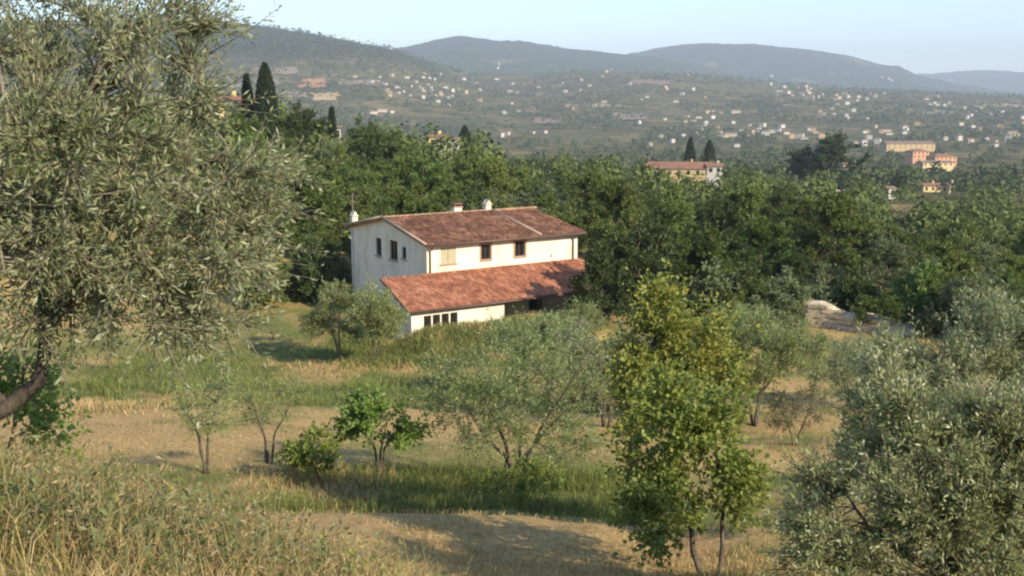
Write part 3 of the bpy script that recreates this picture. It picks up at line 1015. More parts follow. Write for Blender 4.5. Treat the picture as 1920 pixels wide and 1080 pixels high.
def olive_at(name, label, g, h, w, seed, leaf, nb, nt, nl, ll, lw, tl, stems=3, fork=.3, lean=0.0, br=.03, spread=.9, dep=None, twig=False, bark=None, cat='tree', zcf=.58, zr=.23):
    rng = random.Random(seed)
    dep = dep or w
    trs = []
    zc = h * zcf
    for k in range(stems):
        an = 2 * math.pi * (k + rng.random() * .5) / stems
        rr = w * .26 * spread
        r0 = h * .0095
        trs.append([(math.cos(an) * .05 * h * .3, math.sin(an) * .05 * h * .3, -.15, r0 * 1.5), (lean * h * .12 + math.cos(an) * w * .06, math.sin(an) * dep * .06, h * fork, r0 * 1.15),
                    (lean * h * .2 + math.cos(an) * rr, math.sin(an) * dep * .2, h * .55, r0 * .75), (lean * h * .25 + math.cos(an) * rr * 1.5, math.sin(an) * dep * .3, h * .82, r0 * .3)])
    bl = []
    for k in range(6):
        an = 2 * math.pi * (k + rng.random() * .7) / 6
        q = rng.uniform(.75, 1.15)
        bl.append((lean * h * .2 + math.cos(an) * w * .29, math.sin(an) * dep * .29, zc + rng.uniform(-.13, .12) * h, w * .25 * q, dep * .25 * q, h * zr * q))
    bl.append((lean * h * .2, 0, h * .79, w * .25, dep * .25, h * .19))
    return tree(name, label, cat, g, dict(seed=seed, trunks=trs, blobs=bl, nb=nb, nt=nt, nl=nl, ll=ll, lw=lw, tl=tl, br=br, twig_tubes=twig), leaf, bark or M['bark'])


# silvery olive, lower right
b2 = gY(1760, 8.6)
bl2 = [blob_px(1740, 900, 8.6, .75, .8, .55, b2), blob_px(1600, 960, 8.4, .5, .7, .45, b2), blob_px(1880, 880, 8.6, .7, .8, .6, b2), blob_px(1690, 770, 8.9, .42, .6, .3, b2),
       blob_px(1560, 1060, 8.2, .42, .6, .32, b2), blob_px(1800, 1050, 8.2, .8, .8, .4, b2), blob_px(2020, 900, 8.6, .7, .8, .7, b2), blob_px(1850, 780, 8.9, .42, .6, .25, b2)]
tr2 = [[(0, 0, -.2, .1), (.05, 0, .5, .06), rel(1740, 950, 8.6, b2, .022), rel(1700, 820, 8.8, b2, .009)], [(.05, 0, .45, .07), rel(1880, 930, 8.7, b2, .022), rel(1900, 820, 8.8, b2, .009)],
       [(.05, 0, .4, .06), rel(1640, 1000, 8.5, b2, .02), rel(1590, 930, 8.5, b2, .008)], [(.05, 0, .5, .06), rel(1980, 950, 8.6, b2, .04), rel(2030, 850, 8.6, b2, .02)]]
tree('olive_tree', 'big silvery olive tree filling the lower right corner', 'tree', b2,
     dict(seed=21, trunks=tr2, blobs=bl2, nb=210, nt=3000, nl=19, ll=.06, lw=.0165, tl=.30, br=.008, up=.5, twig_tubes=True), M['olive_silver'], M['bark'])
b3 = gY(1800, 13.5)
bl3 = [blob_px(1790, 690, 13.5, .8, .9, .45, b3), blob_px(1690, 700, 13.3, .55, .7, .4, b3), blob_px(1890, 660, 13.5, .7, .9, .5, b3), blob_px(1630, 770, 13.3, .36, .6, .35, b3), blob_px(2000, 680, 13.5, .7, .9, .6, b3), blob_px(1660, 860, 13.0, .6, .6, .4, b3), blob_px(1860, 600, 13.6, .45, .6, .2, b3), blob_px(1780, 790, 13.0, .9, .8, .4, b3)]
tr3 = [[(0, 0, -.2, .13), (.0, 0, .8, .1), rel(1770, 780, 13.5, b3, .06), rel(1740, 680, 13.5, b3, .02)], [(0, 0, .7, .08), rel(1860, 760, 13.5, b3, .05), rel(1900, 640, 13.5, b3, .02)], [(0, 0, .7, .08), rel(1690, 790, 13.4, b3, .05), rel(1660, 700, 13.4, b3, .02)]]
tree('olive_tree', 'pale olive tree standing behind the silvery one at the right edge', 'tree', b3,
     dict(seed=22, trunks=tr3, blobs=bl3, nb=200, nt=2900, nl=18, ll=.075, lw=.02, tl=.32, br=.02, up=.3), M['olive'], M['bark'])

# yellow-green fruit tree and the green one before it
b4 = gY(1215, 15.5)
bl4 = [blob_px(1240, 600, 15.5, .42, .5, .42, b4), blob_px(1200, 690, 15.4, .32, .5, .4, b4), blob_px(1270, 680, 15.5, .42, .5, .4, b4), blob_px(1330, 640, 15.7, .32, .4, .35, b4), blob_px(1360, 700, 15.7, .3, .4, .3, b4), blob_px(1200, 780, 15.2, .3, .4, .35, b4)]
tr4 = [[(-.2, 0, -.2, .10), rel(1185, 900, 15.5, b4, .085), rel(1190, 800, 15.5, b4, .075), rel(1220, 680, 15.5, b4, .045), rel(1240, 570, 15.5, b4, .015)], [rel(1190, 800, 15.5, b4, .05), rel(1280, 700, 15.5, b4, .03), rel(1330, 620, 15.6, b4, .012)]]
tree('fruit_tree', 'tall fruit tree with yellowing leaves above a dark trunk', 'tree', b4,
     dict(seed=31, trunks=tr4, blobs=bl4, nb=110, nt=1150, nl=13, ll=.072, lw=.046, tl=.36, br=.016, up=.3, leaf_up=.1), M['pear'], M['bark_dark'])
b5 = gY(1330, 12.3)
bl5 = [blob_px(1290, 800, 12.3, .5, .5, .36, b5), blob_px(1240, 900, 12.2, .36, .5, .33, b5), blob_px(1340, 880, 12.3, .46, .5, .42, b5), blob_px(1360, 780, 12.4, .3, .4, .3, b5), blob_px(1200, 960, 12.1, .22, .3, .22, b5), blob_px(1390, 930, 12.2, .25, .4, .25, b5), blob_px(1230, 1010, 12.0, .2, .3, .15, b5), blob_px(1260, 750, 12.4, .3, .4, .3, b5), blob_px(1300, 960, 12.2, .36, .4, .22, b5), blob_px(1200, 850, 12.4, .22, .3, .3, b5)]
tr5 = [[(-.08, 0, -.2, .04), rel(1300, 1000, 12.3, b5, .03), rel(1270, 880, 12.3, b5, .022), rel(1270, 760, 12.3, b5, .008)], [(.12, 0, -.2, .03), rel(1358, 980, 12.3, b5, .024), rel(1345, 860, 12.3, b5, .018), rel(1340, 770, 12.3, b5, .006)]]
tree('fruit_tree', 'leafy green fruit tree on two thin stems left of the silvery olive', 'tree', b5,
     dict(seed=32, trunks=tr5, blobs=bl5, nb=110, nt=1050, nl=12, ll=.072, lw=.046, tl=.34, br=.011, up=.15, leaf_up=.1), M['pear_green'], M['bark'])

# orchard
olive_at('olive_tree', 'open multi stemmed olive tree in the middle of the grove before the house', gpt(965, 905), 3.8, 4.8, 41, M['olive_grey'], 150, 1650, 13, .10, .028, .42, stems=5, br=.014, fork=.14, zcf=.50, zr=.30, spread=1.25)
olive_at('olive_tree', 'small olive sapling with a forked bare trunk at left of the grove', gpt(388, 890), 2.8, 1.9, 42, M['olive_grey'], 50, 330, 13, .075, .022, .3, stems=2, zcf=.62, fork=.32, br=.015)
olive_at('olive_tree', 'thin low olive sapling right of the forked sapling', gpt(505, 868), 2.3, 2.0, 43, M['olive_grey'], 44, 330, 13, .07, .02, .28, stems=3, fork=.3, br=.012)
olive_at('fig_bush', 'bright green young fig bush left of the middle olive tree', gpt(712, 895), 2.0, 2.0, 44, M['fig'], 50, 480, 11, .11, .07, .3, stems=3, fork=.32, br=.014, cat='bush')
olive_at('fig_bush', 'low dark green fig shoot beside the brighter fig bush', gpt(600, 905), 1.1, 1.3, 45, M['pear_green'], 26, 240, 10, .10, .06, .25, stems=3, fork=.2, br=.012, cat='bush')
olive_at('olive_tree', 'left of the two olive trees in front of the house', gpt(640, 678), 5.0, 3.9, 46, M['olive_grey'], 80, 1000, 14, .17, .05, .5, stems=2, br=.05, lean=-.3)
olive_at('olive_tree', 'right of the two olive trees in front of the house, its trunk crooked', gpt(702, 682), 4.7, 3.8, 47, M['olive_grey'], 80, 1000, 14, .17, .05, .5, stems=2, br=.05, lean=.25)
olive_at('olive_tree', 'green olive tree between the middle olive and the porch', gpt(1030, 745), 4.0, 5.4, 48, M['olive_grey'], 110, 1300, 15, .15, .045, .5, stems=3, br=.04)
olive_at('olive_tree', 'yellowish olive tree left of the tall fruit tree', gpt(1135, 800), 4.4, 4.2, 49, M['olive'], 110, 1300, 15, .12, .036, .45, stems=3, br=.035)
olive_at('olive_tree', 'grey olive tree right of the tall fruit tree', gpt(1415, 800), 4.4, 5.0, 50, M['olive_grey'], 120, 1500, 15, .12, .036, .45, stems=3, br=.035)
olive_at('olive_tree', 'low grey olive tree left of the pale stone wall', gpt(1395, 690), 3.8, 5.2, 51, M['olive_grey'], 90, 1000, 14, .16, .045, .5, stems=3, br=.04)
olive_at('olive_tree', 'bushy low olive tree close behind the right side of the tall fruit tree', gpt(1340, 790), 3.9, 4.4, 60, M['olive_grey'], 100, 1100, 14, .12, .036, .45, stems=4, br=.02, fork=.16, zcf=.5, zr=.29)
olive_at('olive_tree', 'bushy olive tree between the grey olive and the pale olive at the right edge', gpt(1600, 770), 3.4, 4.6, 61, M['olive'], 100, 1100, 14, .12, .036, .45, stems=4, br=.02, fork=.16, zcf=.5, zr=.29)
olive_at('olive_tree', 'bushy olive tree filling the gap between the middle olive and the tall fruit tree', gpt(1110, 770), 3.4, 4.2, 62, M['olive_grey'], 90, 1000, 14, .13, .038, .45, stems=4, br=.02, fork=.16, zcf=.5, zr=.29)
olive_at('olive_tree', 'small grey olive tree at the foot of the grassy clearing', gpt(1500, 700), 2.6, 2.6, 52, M['olive_grey'], 50, 350, 13, .13, .04, .4, stems=3, br=.03)
olive_at('bush', 'reddish dry bush between the fruit trees and the silvery olive', gpt(1490, 835), 1.9, 2.0, 53, leaf_mat('dry_leaf', [(.11, .10, .05), (.16, .13, .06), (.14, .15, .06)], None, .2), 40, 260, 12, .09, .03, .3, stems=4, fork=.15, br=.014, cat='bush')
olive_at('bush', 'green leafy bush behind the trunk of the left olive tree', gY(-10, 9.5), 2.4, 1.5, 54, M['fig'], 34, 420, 11, .07, .04, .3, stems=3, fork=.2, br=.012, cat='bush')
olive_at('bush', 'dark low bush at the foot of the middle olive tree', gpt(975, 942), .75, 1.9, 55, M['pear_green'], 40, 260, 12, .09, .03, .22, stems=4, fork=.15, br=.01, cat='bush')
olive_at('bush', 'green bush beside the pale stone wall', gpt(1650, 625), 2.6, 3.2, 56, M['wood_green'], 40, 320, 14, .2, .12, .5, stems=3, br=.03, cat='bush')
olive_at('olive_tree', 'olive tree at right behind the pale one, below the wood', gpt(1830, 640), 4.4, 5.2, 57, M['wood_olive'], 90, 1000, 14, .2, .06, .5, stems=3, br=.05)
olive_at('bush', 'grey bush hiding the right end of the porch', gpt(1090, 660), 3.0, 3.6, 58, M['olive_grey'], 70, 800, 14, .18, .06, .5, stems=3, br=.03, cat='bush')
olive_at('olive_tree', 'slight olive tree at far left beyond the forked sapling', gpt(205, 690), 2.6, 2.4, 59, M['olive_grey'], 30, 200, 12, .15, .045, .4, stems=2, br=.03)

# ------------------------------------------------------------------ wood behind the house
def wood_proto(name, label, cat, seed, h, w, leaf, nb, nt, nl, ll, lw, tl, nblob=9, bark=None, group=None):
    rng = random.Random(seed)
    bl = []
    for k in range(nblob):
        an = 2 * math.pi * (k * .618 + rng.random() * .2)
        rr = w * .30 * math.sqrt((k + .5) / nblob) * 1.15
        q = rng.uniform(.7, 1.15)
        zz = h * (.60 + .22 * math.cos(rr / (w * .36) * 1.3) - .12 + rng.uniform(-.16, .12))
        bl.append((math.cos(an) * rr, math.sin(an) * rr, zz, w * .20 * q, w * .20 * q, h * .17 * q))
    bl.append((rng.uniform(-.08, .08) * w, rng.uniform(-.08, .08) * w, h * .83, w * .19, w * .19, h * .15))
    bl.append((0, 0, h * .42, w * .34, w * .34, h * .22))
    for k in range(5):
        an = 2 * math.pi * (k + rng.random() * .5) / 5
        bl.append((math.cos(an) * w * .26, math.sin(an) * w * .26, h * rng.uniform(.16, .30), w * .2, w * .2, h * .16))
    trs = [[(0, 0, -.5, h * .026), (.02 * h, 0, h * .3, h * .02), (0, .01 * h, h * .6, h * .012), (0, 0, h * .85, h * .004)]]
    return tree(name, label, cat, (0, 0, -200), dict(seed=seed, trunks=trs, blobs=bl, nb=nb, nt=nt, nl=nl, ll=ll, lw=lw, tl=tl, br=h * .007, out_bias=.7), leaf, bark or M['bark_dark'], group)


WG = {
    'green': ('leafy mid green tree in the wood behind the house', 'green trees of the wood'),
    'dark': ('dense dark green tree in the wood right of the house', 'dark trees of the wood'),
    'olive': ('grey green olive like tree among the darker trees of the wood', 'olive trees among the wood'),
}
PROTO = {'green': [], 'dark': [], 'olive': [], 'oak': [], 'shrub': []}
WG['oak'] = ('very dark holm oak', 'holm oaks of the wood')
for k in range(2):
    PROTO['oak'].append(wood_proto('holm_oak', WG['oak'][0], 'tree', 280 + k, 8.0, 7.0, M['oak'], 90, 1100, 13, .28, .18, .75, group=WG['oak'][1]))
WG['shrub'] = ('low leafy shrub at the foot of the wood', 'shrubs along the wood edge')
for k in range(3):
    PROTO['shrub'].append(wood_proto('shrub', WG['shrub'][0], 'bush', 260 + k, 3.2, 4.4, M[['wood_green', 'wood_dark', 'wood_olive'][k]], 50, 420, 12, .24, .15, .55, group=WG['shrub'][1]))
for k in range(5):
    PROTO['green'].append(wood_proto('broadleaf_tree', *[WG['green'][0]], 'tree', 200 + k, 8.0, 6.8, M['wood_green'], 85, 900, 13, .30, .19, .8, group=WG['green'][1]))
for k in range(4):
    PROTO['dark'].append(wood_proto('broadleaf_tree', *[WG['dark'][0]], 'tree', 220 + k, 8.0, 7.2, M['wood_dark'], 85, 900, 13, .30, .19, .8, group=WG['dark'][1]))
for k in range(3):
    PROTO['olive'].append(wood_proto('olive_tree', *[WG['olive'][0]], 'tree', 240 + k, 6.0, 6.6, M['wood_olive'], 90, 1000, 13, .27, .12, .75, bark=M['bark'], group=WG['olive'][1]))
USED = {}


def place_proto(kind, p, sc, rz, rng, label=None, group=None):
    lst = PROTO[kind]
    k = rng.randrange(len(lst))
    src = lst[k]
    s = (sc * rng.uniform(.9, 1.12), sc * rng.uniform(.9, 1.12), sc * rng.uniform(.88, 1.15))
    if (kind, k) not in USED:
        USED[(kind, k)] = True
        src.location = p; src.rotation_euler = (0, 0, rz); src.scale = s
        o = src
        if label: o['label'] = label
        if group: o['group'] = group
    else:
        o = copy_tree(src, p, rz, s, label or WG[kind][0], group or WG[kind][1])
    if label and not group and 'group' in o: del o['group']
    return o


def in_house(x, y, m):
    dx, dy = x - HA.x, y - HA.y
    c, s = math.cos(math.radians(33)), math.sin(math.radians(33))
    lx, ly = dx * c + dy * s, -dx * s + dy * c
    return -4.5 - m < lx < 14.5 + m and -5.5 - m < ly < HW + 1 + m


rw = random.Random(77)
# single trees one can point at
def special(kind, px, Y, sc, label, seed):
    r_ = random.Random(seed)
    return place_proto(kind, gY(px, Y), sc, r_.random() * 6, r_, label)


def special_top(kind, px, Y, top, label, seed):
    r_ = random.Random(seed)
    g = gY(px, Y)
    o = place_proto(kind, g, (at(px, top, Y).z - g.z) / 7.9, r_.random() * 6, r_, label)
    if Y > 300: o.scale = (o.scale.x * 1.35, o.scale.y * 1.35, o.scale.z * .95)
    return o


special('oak', 1195, 71.5, .98, 'dark tree at the right end of the porch, shading the lean-to roof', 1)
special('oak', 1128, 68.2, .72, 'small very dark tree against the right end of the lean-to roof', 12)
special('oak', 1140, 77.0, .62, 'low dark tree close behind the right corner of the house', 2)
special('green', 1290, 78.0, .8, 'tree right of the dark tree at the porch end', 3)
special('dark', 600, 84.0, .8, 'dark tree beside the shaded gable of the house', 4)

# rows of trees of the wood: jittered rings so that each shows above the one before it
wood_pos = []
R_ = 79.0
while R_ < 178:
    step = 5.2 + (R_ - 84) * .018
    az = -0.262 + rw.uniform(0, .03)
    while az < 0.49:
        r2 = R_ + rw.uniform(-1.6, 1.6)
        x, y = r2 * math.sin(az), r2 * math.cos(az)
        px = 960 + 2000 * math.tan(az) / 1.03
        ok = not in_house(x, y, 2.6)
        if 1490 < px < 1730 and r2 < 90: ok = False      # clearing by the stone wall
        if px > 1730 and r2 < 84: ok = False
        if px < 560 and r2 < 100 and rw.random() < .4: ok = False
        if px < 680 and r2 < 84: ok = False
        if 1080 < px < 1200 and r2 < 83: ok = False
        if ok: wood_pos.append((x, y, r2, px))
        az += step / R_ * rw.uniform(.9, 1.15)
    R_ += 7.2 + (R_ - 79) * .07
WHERE = [(600, 'left of the house'), (720, 'above the shaded gable'), (830, 'above the left half of the roof'), (960, 'above the two ridge chimneys'), (1090, 'above the right end of the roof'),
         (1220, 'above the dark porch tree'), (1340, 'below the long farm building'), (1480, 'right of the long farm building'), (1620, 'below the little white house'),
         (1730, 'below the narrow white house'), (1830, 'below the orange building'), (9999, 'at the right edge of the view')]
LOOK = {'oak': 'very dark holm oak', 'green': 'mid green tree', 'dark': 'dark green tree', 'olive': 'grey green tree', 'shrub': 'low shrub'}


def wood_label(kind, px, r2):
    row = 'at the foot of the wood' if r2 < 90 else 'low in the wood' if r2 < 100 else 'midway up the wood' if r2 < 122 else 'high in the wood' if r2 < 148 else 'topmost in the wood'
    return LOOK[kind] + ' ' + row + ', ' + [w for lim, w in WHERE if px < lim][0]


for (x, y, r2, px) in wood_pos:
    n_ = float(fbm(np.array([x / 16.0]), np.array([y / 16.0]), 300, 2)[0])
    right = float(sstep(1050, 1350, np.array([px]))[0])
    u = rw.random() * .45 + n_
    if right > .5:
        kind = ('oak' if rw.random() < (.5 if 1200 < px < 1600 and 92 < r2 < 155 else .2) else 'dark') if u < .60 else ('green' if u < .78 else 'olive')
    else:
        kind = 'green' if u < .72 else ('olive' if u < .84 else 'dark')
    if px > 1480 and r2 < 108: kind = rw.choices(['olive', 'green', 'dark'], [.45, .37, .18])[0]
    sc = rw.uniform(.62, 1.2) * (1.0 if r2 > 100 else .86)
    if r2 > 115 and (1520 < px < 1820 or 1190 < px < 1360): sc *= .80
    if r2 > 125 and 770 < px < 890: sc *= .85
    place_proto(kind, Vector((x, y, tz(x, y) - .15)), sc, rw.random() * 6.28, rw, wood_label(kind, px, r2), WG[kind][1])


# shrubs closing the foot of the wood
for k in range(74):
    az = rw.uniform(-.03, .47) if k < 62 else rw.uniform(-.25, -.14)
    r2 = rw.uniform(73, 83) if k < 62 else rw.uniform(82, 90)
    x, y = r2 * math.sin(az), r2 * math.cos(az)
    px = 960 + 2000 * math.tan(az) / 1.03
    if in_house(x, y, 1.5) or (1480 < px < 1720 and r2 < 80.5) or (px < 1100 and k < 62): continue
    place_proto('shrub', Vector((x, y, tz(x, y) - .1)), rw.uniform(.6, 1.25), rw.random() * 6.28, rw, 'low shrub at the foot of the wood, ' + [w for lim, w in WHERE if px < lim][0], WG['shrub'][1])


# cypresses
def cypress(px, Y, top, w, seed, label):
    rng = np.random.default_rng(seed)
    g = gY(px, Y)
    h = at(px, top, Y).z - g.z
    t = empty('cypress_tree', g)
    tag(t, label, 'tree')
    MB().tube([(0, 0, -.4), (0, 0, h * .5), (0, 0, h * .9)], [.2, .14, .04], 7).build('trunk', M['bark_dark'], t, True)
    n = 5200
    z = rng.uniform(.04, 1, n) ** .9
    prof = np.interp(z, [0, .08, .25, .55, .8, .93, 1], [.35, .75, 1, .95, .62, .3, .02]) * w / 2
    a = rng.uniform(0, 2 * np.pi, n)
    lump = .72 + .36 * fbm(a * 2.2, z * 9, seed, 3)
    rr = prof * lump * rng.uniform(.55, 1, n) ** .4
    P = np.stack([np.cos(a) * rr, np.sin(a) * rr, z * h], 1)
    O = np.stack([np.cos(a), np.sin(a), a * 0], 1)
    D = unit(O * .45 + rng.normal(size=(n, 3)) * .3 + np.array([0, 0, 1.0]))
    NN = unit(O + rng.normal(size=(n, 3)) * .5)
    link_mesh('crown', leaf_mesh('crown', P, D, NN, rng.uniform(.4, .85, n), rng.uniform(.16, .34, n)), M['cypress'], t)
    return t


cypress(503, 185, 122, 4.4, 401, 'broad dark cypress tree rising above the wood at left')
cypress(468, 190, 143, 2.2, 402, 'slim cypress tree left of the broad cypress')
cypress(625, 205, 205, 1.4, 403, 'small thin cypress right of the round dark tree')
cypress(330, 180, 140, 2.6, 404, 'cypress half hidden behind the crown of the left olive')
cypress(1328, 425, 264, 6.5, 405, 'dark cypress beyond the long farm building, nearer its pale end')
cypress(1292, 430, 259, 5.5, 406, 'dark cypress beyond the middle of the long farm building')
cypress(872, 320, 238, 6.0, 407, 'dark cypress right of the long white villa')
special_top('dark', 568, 182, 185, 'round dark tree right of the broad cypress', 5)
special_top('dark', 540, 178, 196, 'dark tree between the broad cypress and the round tree', 6)
special_top('dark', 690, 172, 232, 'dark green tree on the wood edge left of the far pale villa', 7)
special_top('dark', 745, 170, 238, 'second dark green tree left of the far pale villa', 8)
special_top('oak', 1565, 420, 246, 'big round dark tree in the valley left of the orange building', 9)
special_top('oak', 1520, 430, 268, 'dark tree at left foot of the big round valley tree', 10)


# ------------------------------------------------------------------ the stone wall by the clearing
def stone_wall():
    rng = random.Random(5)
    a, b = gpt(1508, 612), gpt(1712, 630)
    d = (b - a); d.z = 0
    L_ = d.length; d.normalize(); nrm = Vector((d.y, -d.x, 0))
    w = empty('stone_wall', a)
    tag(w, 'pale dry stone retaining wall at the back of the grassy clearing', 'wall')
    core = MB()
    k = 24
    prof = lambda s: 1.65 - 1.05 * (s / L_) + .18 * math.sin(s * 1.7)
    for i in range(k):
        s0, s1 = L_ * i / k, L_ * (i + 1) / k
        z0, z1 = tz(*(a + d * s0).xy) - a.z, tz(*(a + d * s1).xy) - a.z
        h0, h1 = prof(s0) - .06, prof(s1) - .06
        P = lambda s, t, z: tuple(d * s - nrm * t + Vector((0, 0, z)))
        core.face([P(s0, .05, z0 - .4), P(s1, .05, z1 - .4), P(s1, .05, z1 + h1), P(s0, .05, z0 + h0)])
        core.face([P(s0, .05, z0 + h0), P(s1, .05, z1 + h1), P(s1, .9, z1 + h1 + .1), P(s0, .9, z0 + h0 + .1)])
        core.face([P(s1, .9, z1 - .4), P(s0, .9, z0 - .4), P(s0, .9, z0 + h0 + .1), P(s1, .9, z1 + h1 + .1)])
    core.build('wall_core', M['stone'], w)
    meshes = []
    for q in range(5):
        m = MB()
        vs = []
        for z in (0, 1):
            for (x, y) in ((0, 0), (1, 0), (1, 1), (0, 1)):
                vs.append((x - .5 + rng.uniform(-.08, .08), y - .5 + rng.uniform(-.1, .1), z - .5 + rng.uniform(-.12, .12)))
        m.v = vs
        m.f = [(3, 2, 1, 0), (4, 5, 6, 7), (0, 1, 5, 4), (1, 2, 6, 5), (2, 3, 7, 6), (3, 0, 4, 7)]; m.m = [0] * 6
        me = m.mesh('stone'); me.materials.append(M['stone']); meshes.append(me)
    rows = 5
    for j in range(rows):
        s = rng.uniform(0, .3)
        while s < L_:
            ln = rng.uniform(.45, .95)
            zb = j * .34
            if zb + .2 < prof(s):
                p = d * (s + ln / 2) + Vector((0, 0, tz(*(a + d * s).xy) - a.z + zb + .15))
                o = bpy.data.objects.new('stone', meshes[rng.randrange(5)])
                COL.objects.link(o); o.parent = w
                o.location = p - nrm * rng.uniform(-.10, .07)
                o.rotation_euler = (rng.uniform(-.08, .08), rng.uniform(-.10, .10), math.atan2(d.y, d.x) + rng.uniform(-.12, .12))
                o.scale = (ln, .3, rng.uniform(.28, .36))
            s += ln * 1.02
    return w


stone_wall()


# ------------------------------------------------------------------ buildings further off
def plaster(name, c):
    return noise_mat(name, [tuple(v * .85 for v in c), c], .5, 5, .9, 0)


W_WHITE, W_CREAM, W_OCHRE, W_PINK, W_YELL = plaster('plaster_white', (.56, .52, .45)), plaster('plaster_pale', (.50, .44, .34)), plaster('plaster_ochre', (.55, .40, .22)), plaster('plaster_orange', (.60, .33, .20)), plaster('plaster_yellow', (.66, .52, .27))
R_RED = noise_mat('far_roof_red', [(.20, .10, .065), (.29, .16, .10)], .6, 5, .9, 0)
R_BROWN = noise_mat('far_roof_brown', [(.17, .115, .085), (.27, .19, .14)], .6, 5, .9, 0)


def roof_mb(L_, W_, H, rh, hip, ovh=.5):
    m = MB()
    x0, x1, y0, y1 = -L_ / 2 - ovh, L_ / 2 + ovh, -W_ / 2 - ovh, W_ / 2 + ovh
    hx = W_ * .5 if hip else 0.0
    a, b, c, d = (x0, y0, H), (x1, y0, H), (x1, y1, H), (x0, y1, H)
    r0, r1 = (x0 + hx, 0, H + rh), (x1 - hx, 0, H + rh)
    m.face([a, b, r1, r0]); m.face([c, d, r0, r1]); m.face([b, c, r1]); m.face([d, a, r0]); m.face([d, c, b, a])
    return m


BPOS = []


def building(label, px, Y, L_, W_, H, rh, rz, wm, rm, floors, ncol, hip=False, ptop=None, group=None, name='house', cat='house', chim=True):
    if Y < 0:                                 # -Y is the image row of the base; L_, W_ then in photo pixels
        g = gpt(px, -Y); Y = g.y
        L_ *= Y / 2000; W_ *= Y / 2000; rh *= Y / 2000
    else:
        g = gY(px, Y)
    if ptop is not None:                      # eave height follows from the photographed roof line
        H = max(3.0, at(px, ptop, Y).z - g.z - rh)
    BPOS.append((g.x, g.y, L_))
    o = empty(name, (g.x, g.y, g.z), math.radians(rz))
    tag(o, label, cat, group)
    MB().box(-L_ / 2, L_ / 2, -W_ / 2, W_ / 2, -4, H).build('wall', wm, o)
    rf = roof_mb(L_, W_, H + .003, rh, hip).build('roof', rm, o)
    if chim:
        MB().box(L_ * .18, L_ * .18 + .8, .4, 1.1, H + rh * .55, H + rh + .9).build('chimney', wm, rf)
    fh = H / max(1, floors) if H < 4 * floors else 3.2
    for face in (0, 1):
        n_ = ncol if face == 0 else max(1, int(ncol * W_ / L_))
        span = L_ if face == 0 else W_
        for f in range(floors):
            for c in range(n_):
                u = -span / 2 + span * (c + .5) / n_
                z = H - (f + 1) * fh + fh * .35
                fr = MB(); pn = MB()
                if face == 0:
                    fr.box(u - .6, u + .6, -W_ / 2 - .06, -W_ / 2 + .1, z, z + 1.5); pn.box(u - .48, u + .48, -W_ / 2 - .08, -W_ / 2 + .02, z + .1, z + 1.4)
                else:
                    for sx in (-1,):
                        xx = sx * L_ / 2
                        fr.box(xx - .06, xx + .1, u - .6, u + .6, z, z + 1.5); pn.box(xx - .08, xx + .02, u - .48, u + .48, z + .1, z + 1.4)
                w = fr.build('window', M['shutter_green'], o)
                pn.build('pane', M['glass'], w)
    return o


building('yellow villa beside the cypresses, glimpsed through the left olive crown', 418, 196, 11, 9, 6, 1.6, 20, W_YELL, R_RED, 2, 4, ptop=180)
building('long low farm building with brown tiled roof and a pale end, beyond the wood', 1272, 400, 24, 10, 5, 2.4, -8, W_OCHRE, R_RED, 1, 7, ptop=303)
building('small white house at the right end of the long farm building', 1338, 396, 5.5, 6, 4, 1.0, -8, W_WHITE, R_RED, 1, 2, ptop=306)
building('orange block of the large valley building', 1718, -306, 34, 26, 9, 4, 14, W_PINK, R_RED, 2, 4, ptop=279, hip=True)
building('lower orange wing right of the orange block', 1764, -313, 46, 28, 8, 5, 14, W_PINK, R_RED, 2, 5, ptop=288, hip=True)
building('pale yellow row in front of the orange buildings', 1752, -321, 62, 22, 5, 4, 10, W_YELL, R_BROWN, 1, 6, ptop=301)
building('long tan roofed building behind the orange block', 1700, -283, 92, 34, 6, 5, 4, W_OCHRE, R_BROWN, 2, 9, ptop=264)
building('yellow house with terracotta roof left of the pale yellow one at right', 1742, -360, 40, 24, 5, 5, 12, W_YELL, R_RED, 1, 3, ptop=343)
building('pale yellow house half hidden by trees at right', 1781, -363, 26, 20, 5, 5, 24, W_YELL, R_BROWN, 1, 2, ptop=342)
building('small narrow white house among the trees at right', 1666, -373, 18, 18, 6, 4, 25, W_WHITE, R_BROWN, 1, 1, ptop=349, chim=False)
building('little white house left of the narrow white house', 1571, -359, 20, 16, 4, 4, 20, W_WHITE, R_BROWN, 1, 2, ptop=347, chim=False)
building('low white shed above the little white house', 1582, -340, 22, 12, 3, 3, 5, W_WHITE, R_BROWN, 1, 2, ptop=333, chim=False)
building('white cottage beyond the big dark wood at right', 1522, -322, 24, 16, 4, 4, 15, W_WHITE, R_BROWN, 1, 2, ptop=312)
building('pinkish house between the white cottage and the orange block', 1596, -318, 36, 22, 5, 5, 0, W_CREAM, R_RED, 1, 3, ptop=303)
building('long white villa beyond the wood behind the house', 842, 310, 6.0, 5, 4, .8, 5, W_WHITE, R_BROWN, 1, 3, ptop=257, chim=False)
building('small yellow house left of the long white villa', 818, 315, 4.6, 5, 4, .9, 10, W_YELL, R_RED, 1, 2, ptop=251)
building('tiny white hut on the wood edge left of the white villa', 633, 240, 1.7, 2, 2.5, .5, 10, W_WHITE, R_BROWN, 1, 1, ptop=235, chim=False)
building('beige house corner at the right edge below the wood', 1912, 92, 2.6, 5, 3, .8, 12, W_CREAM, R_RED, 1, 1, ptop=536, chim=False)

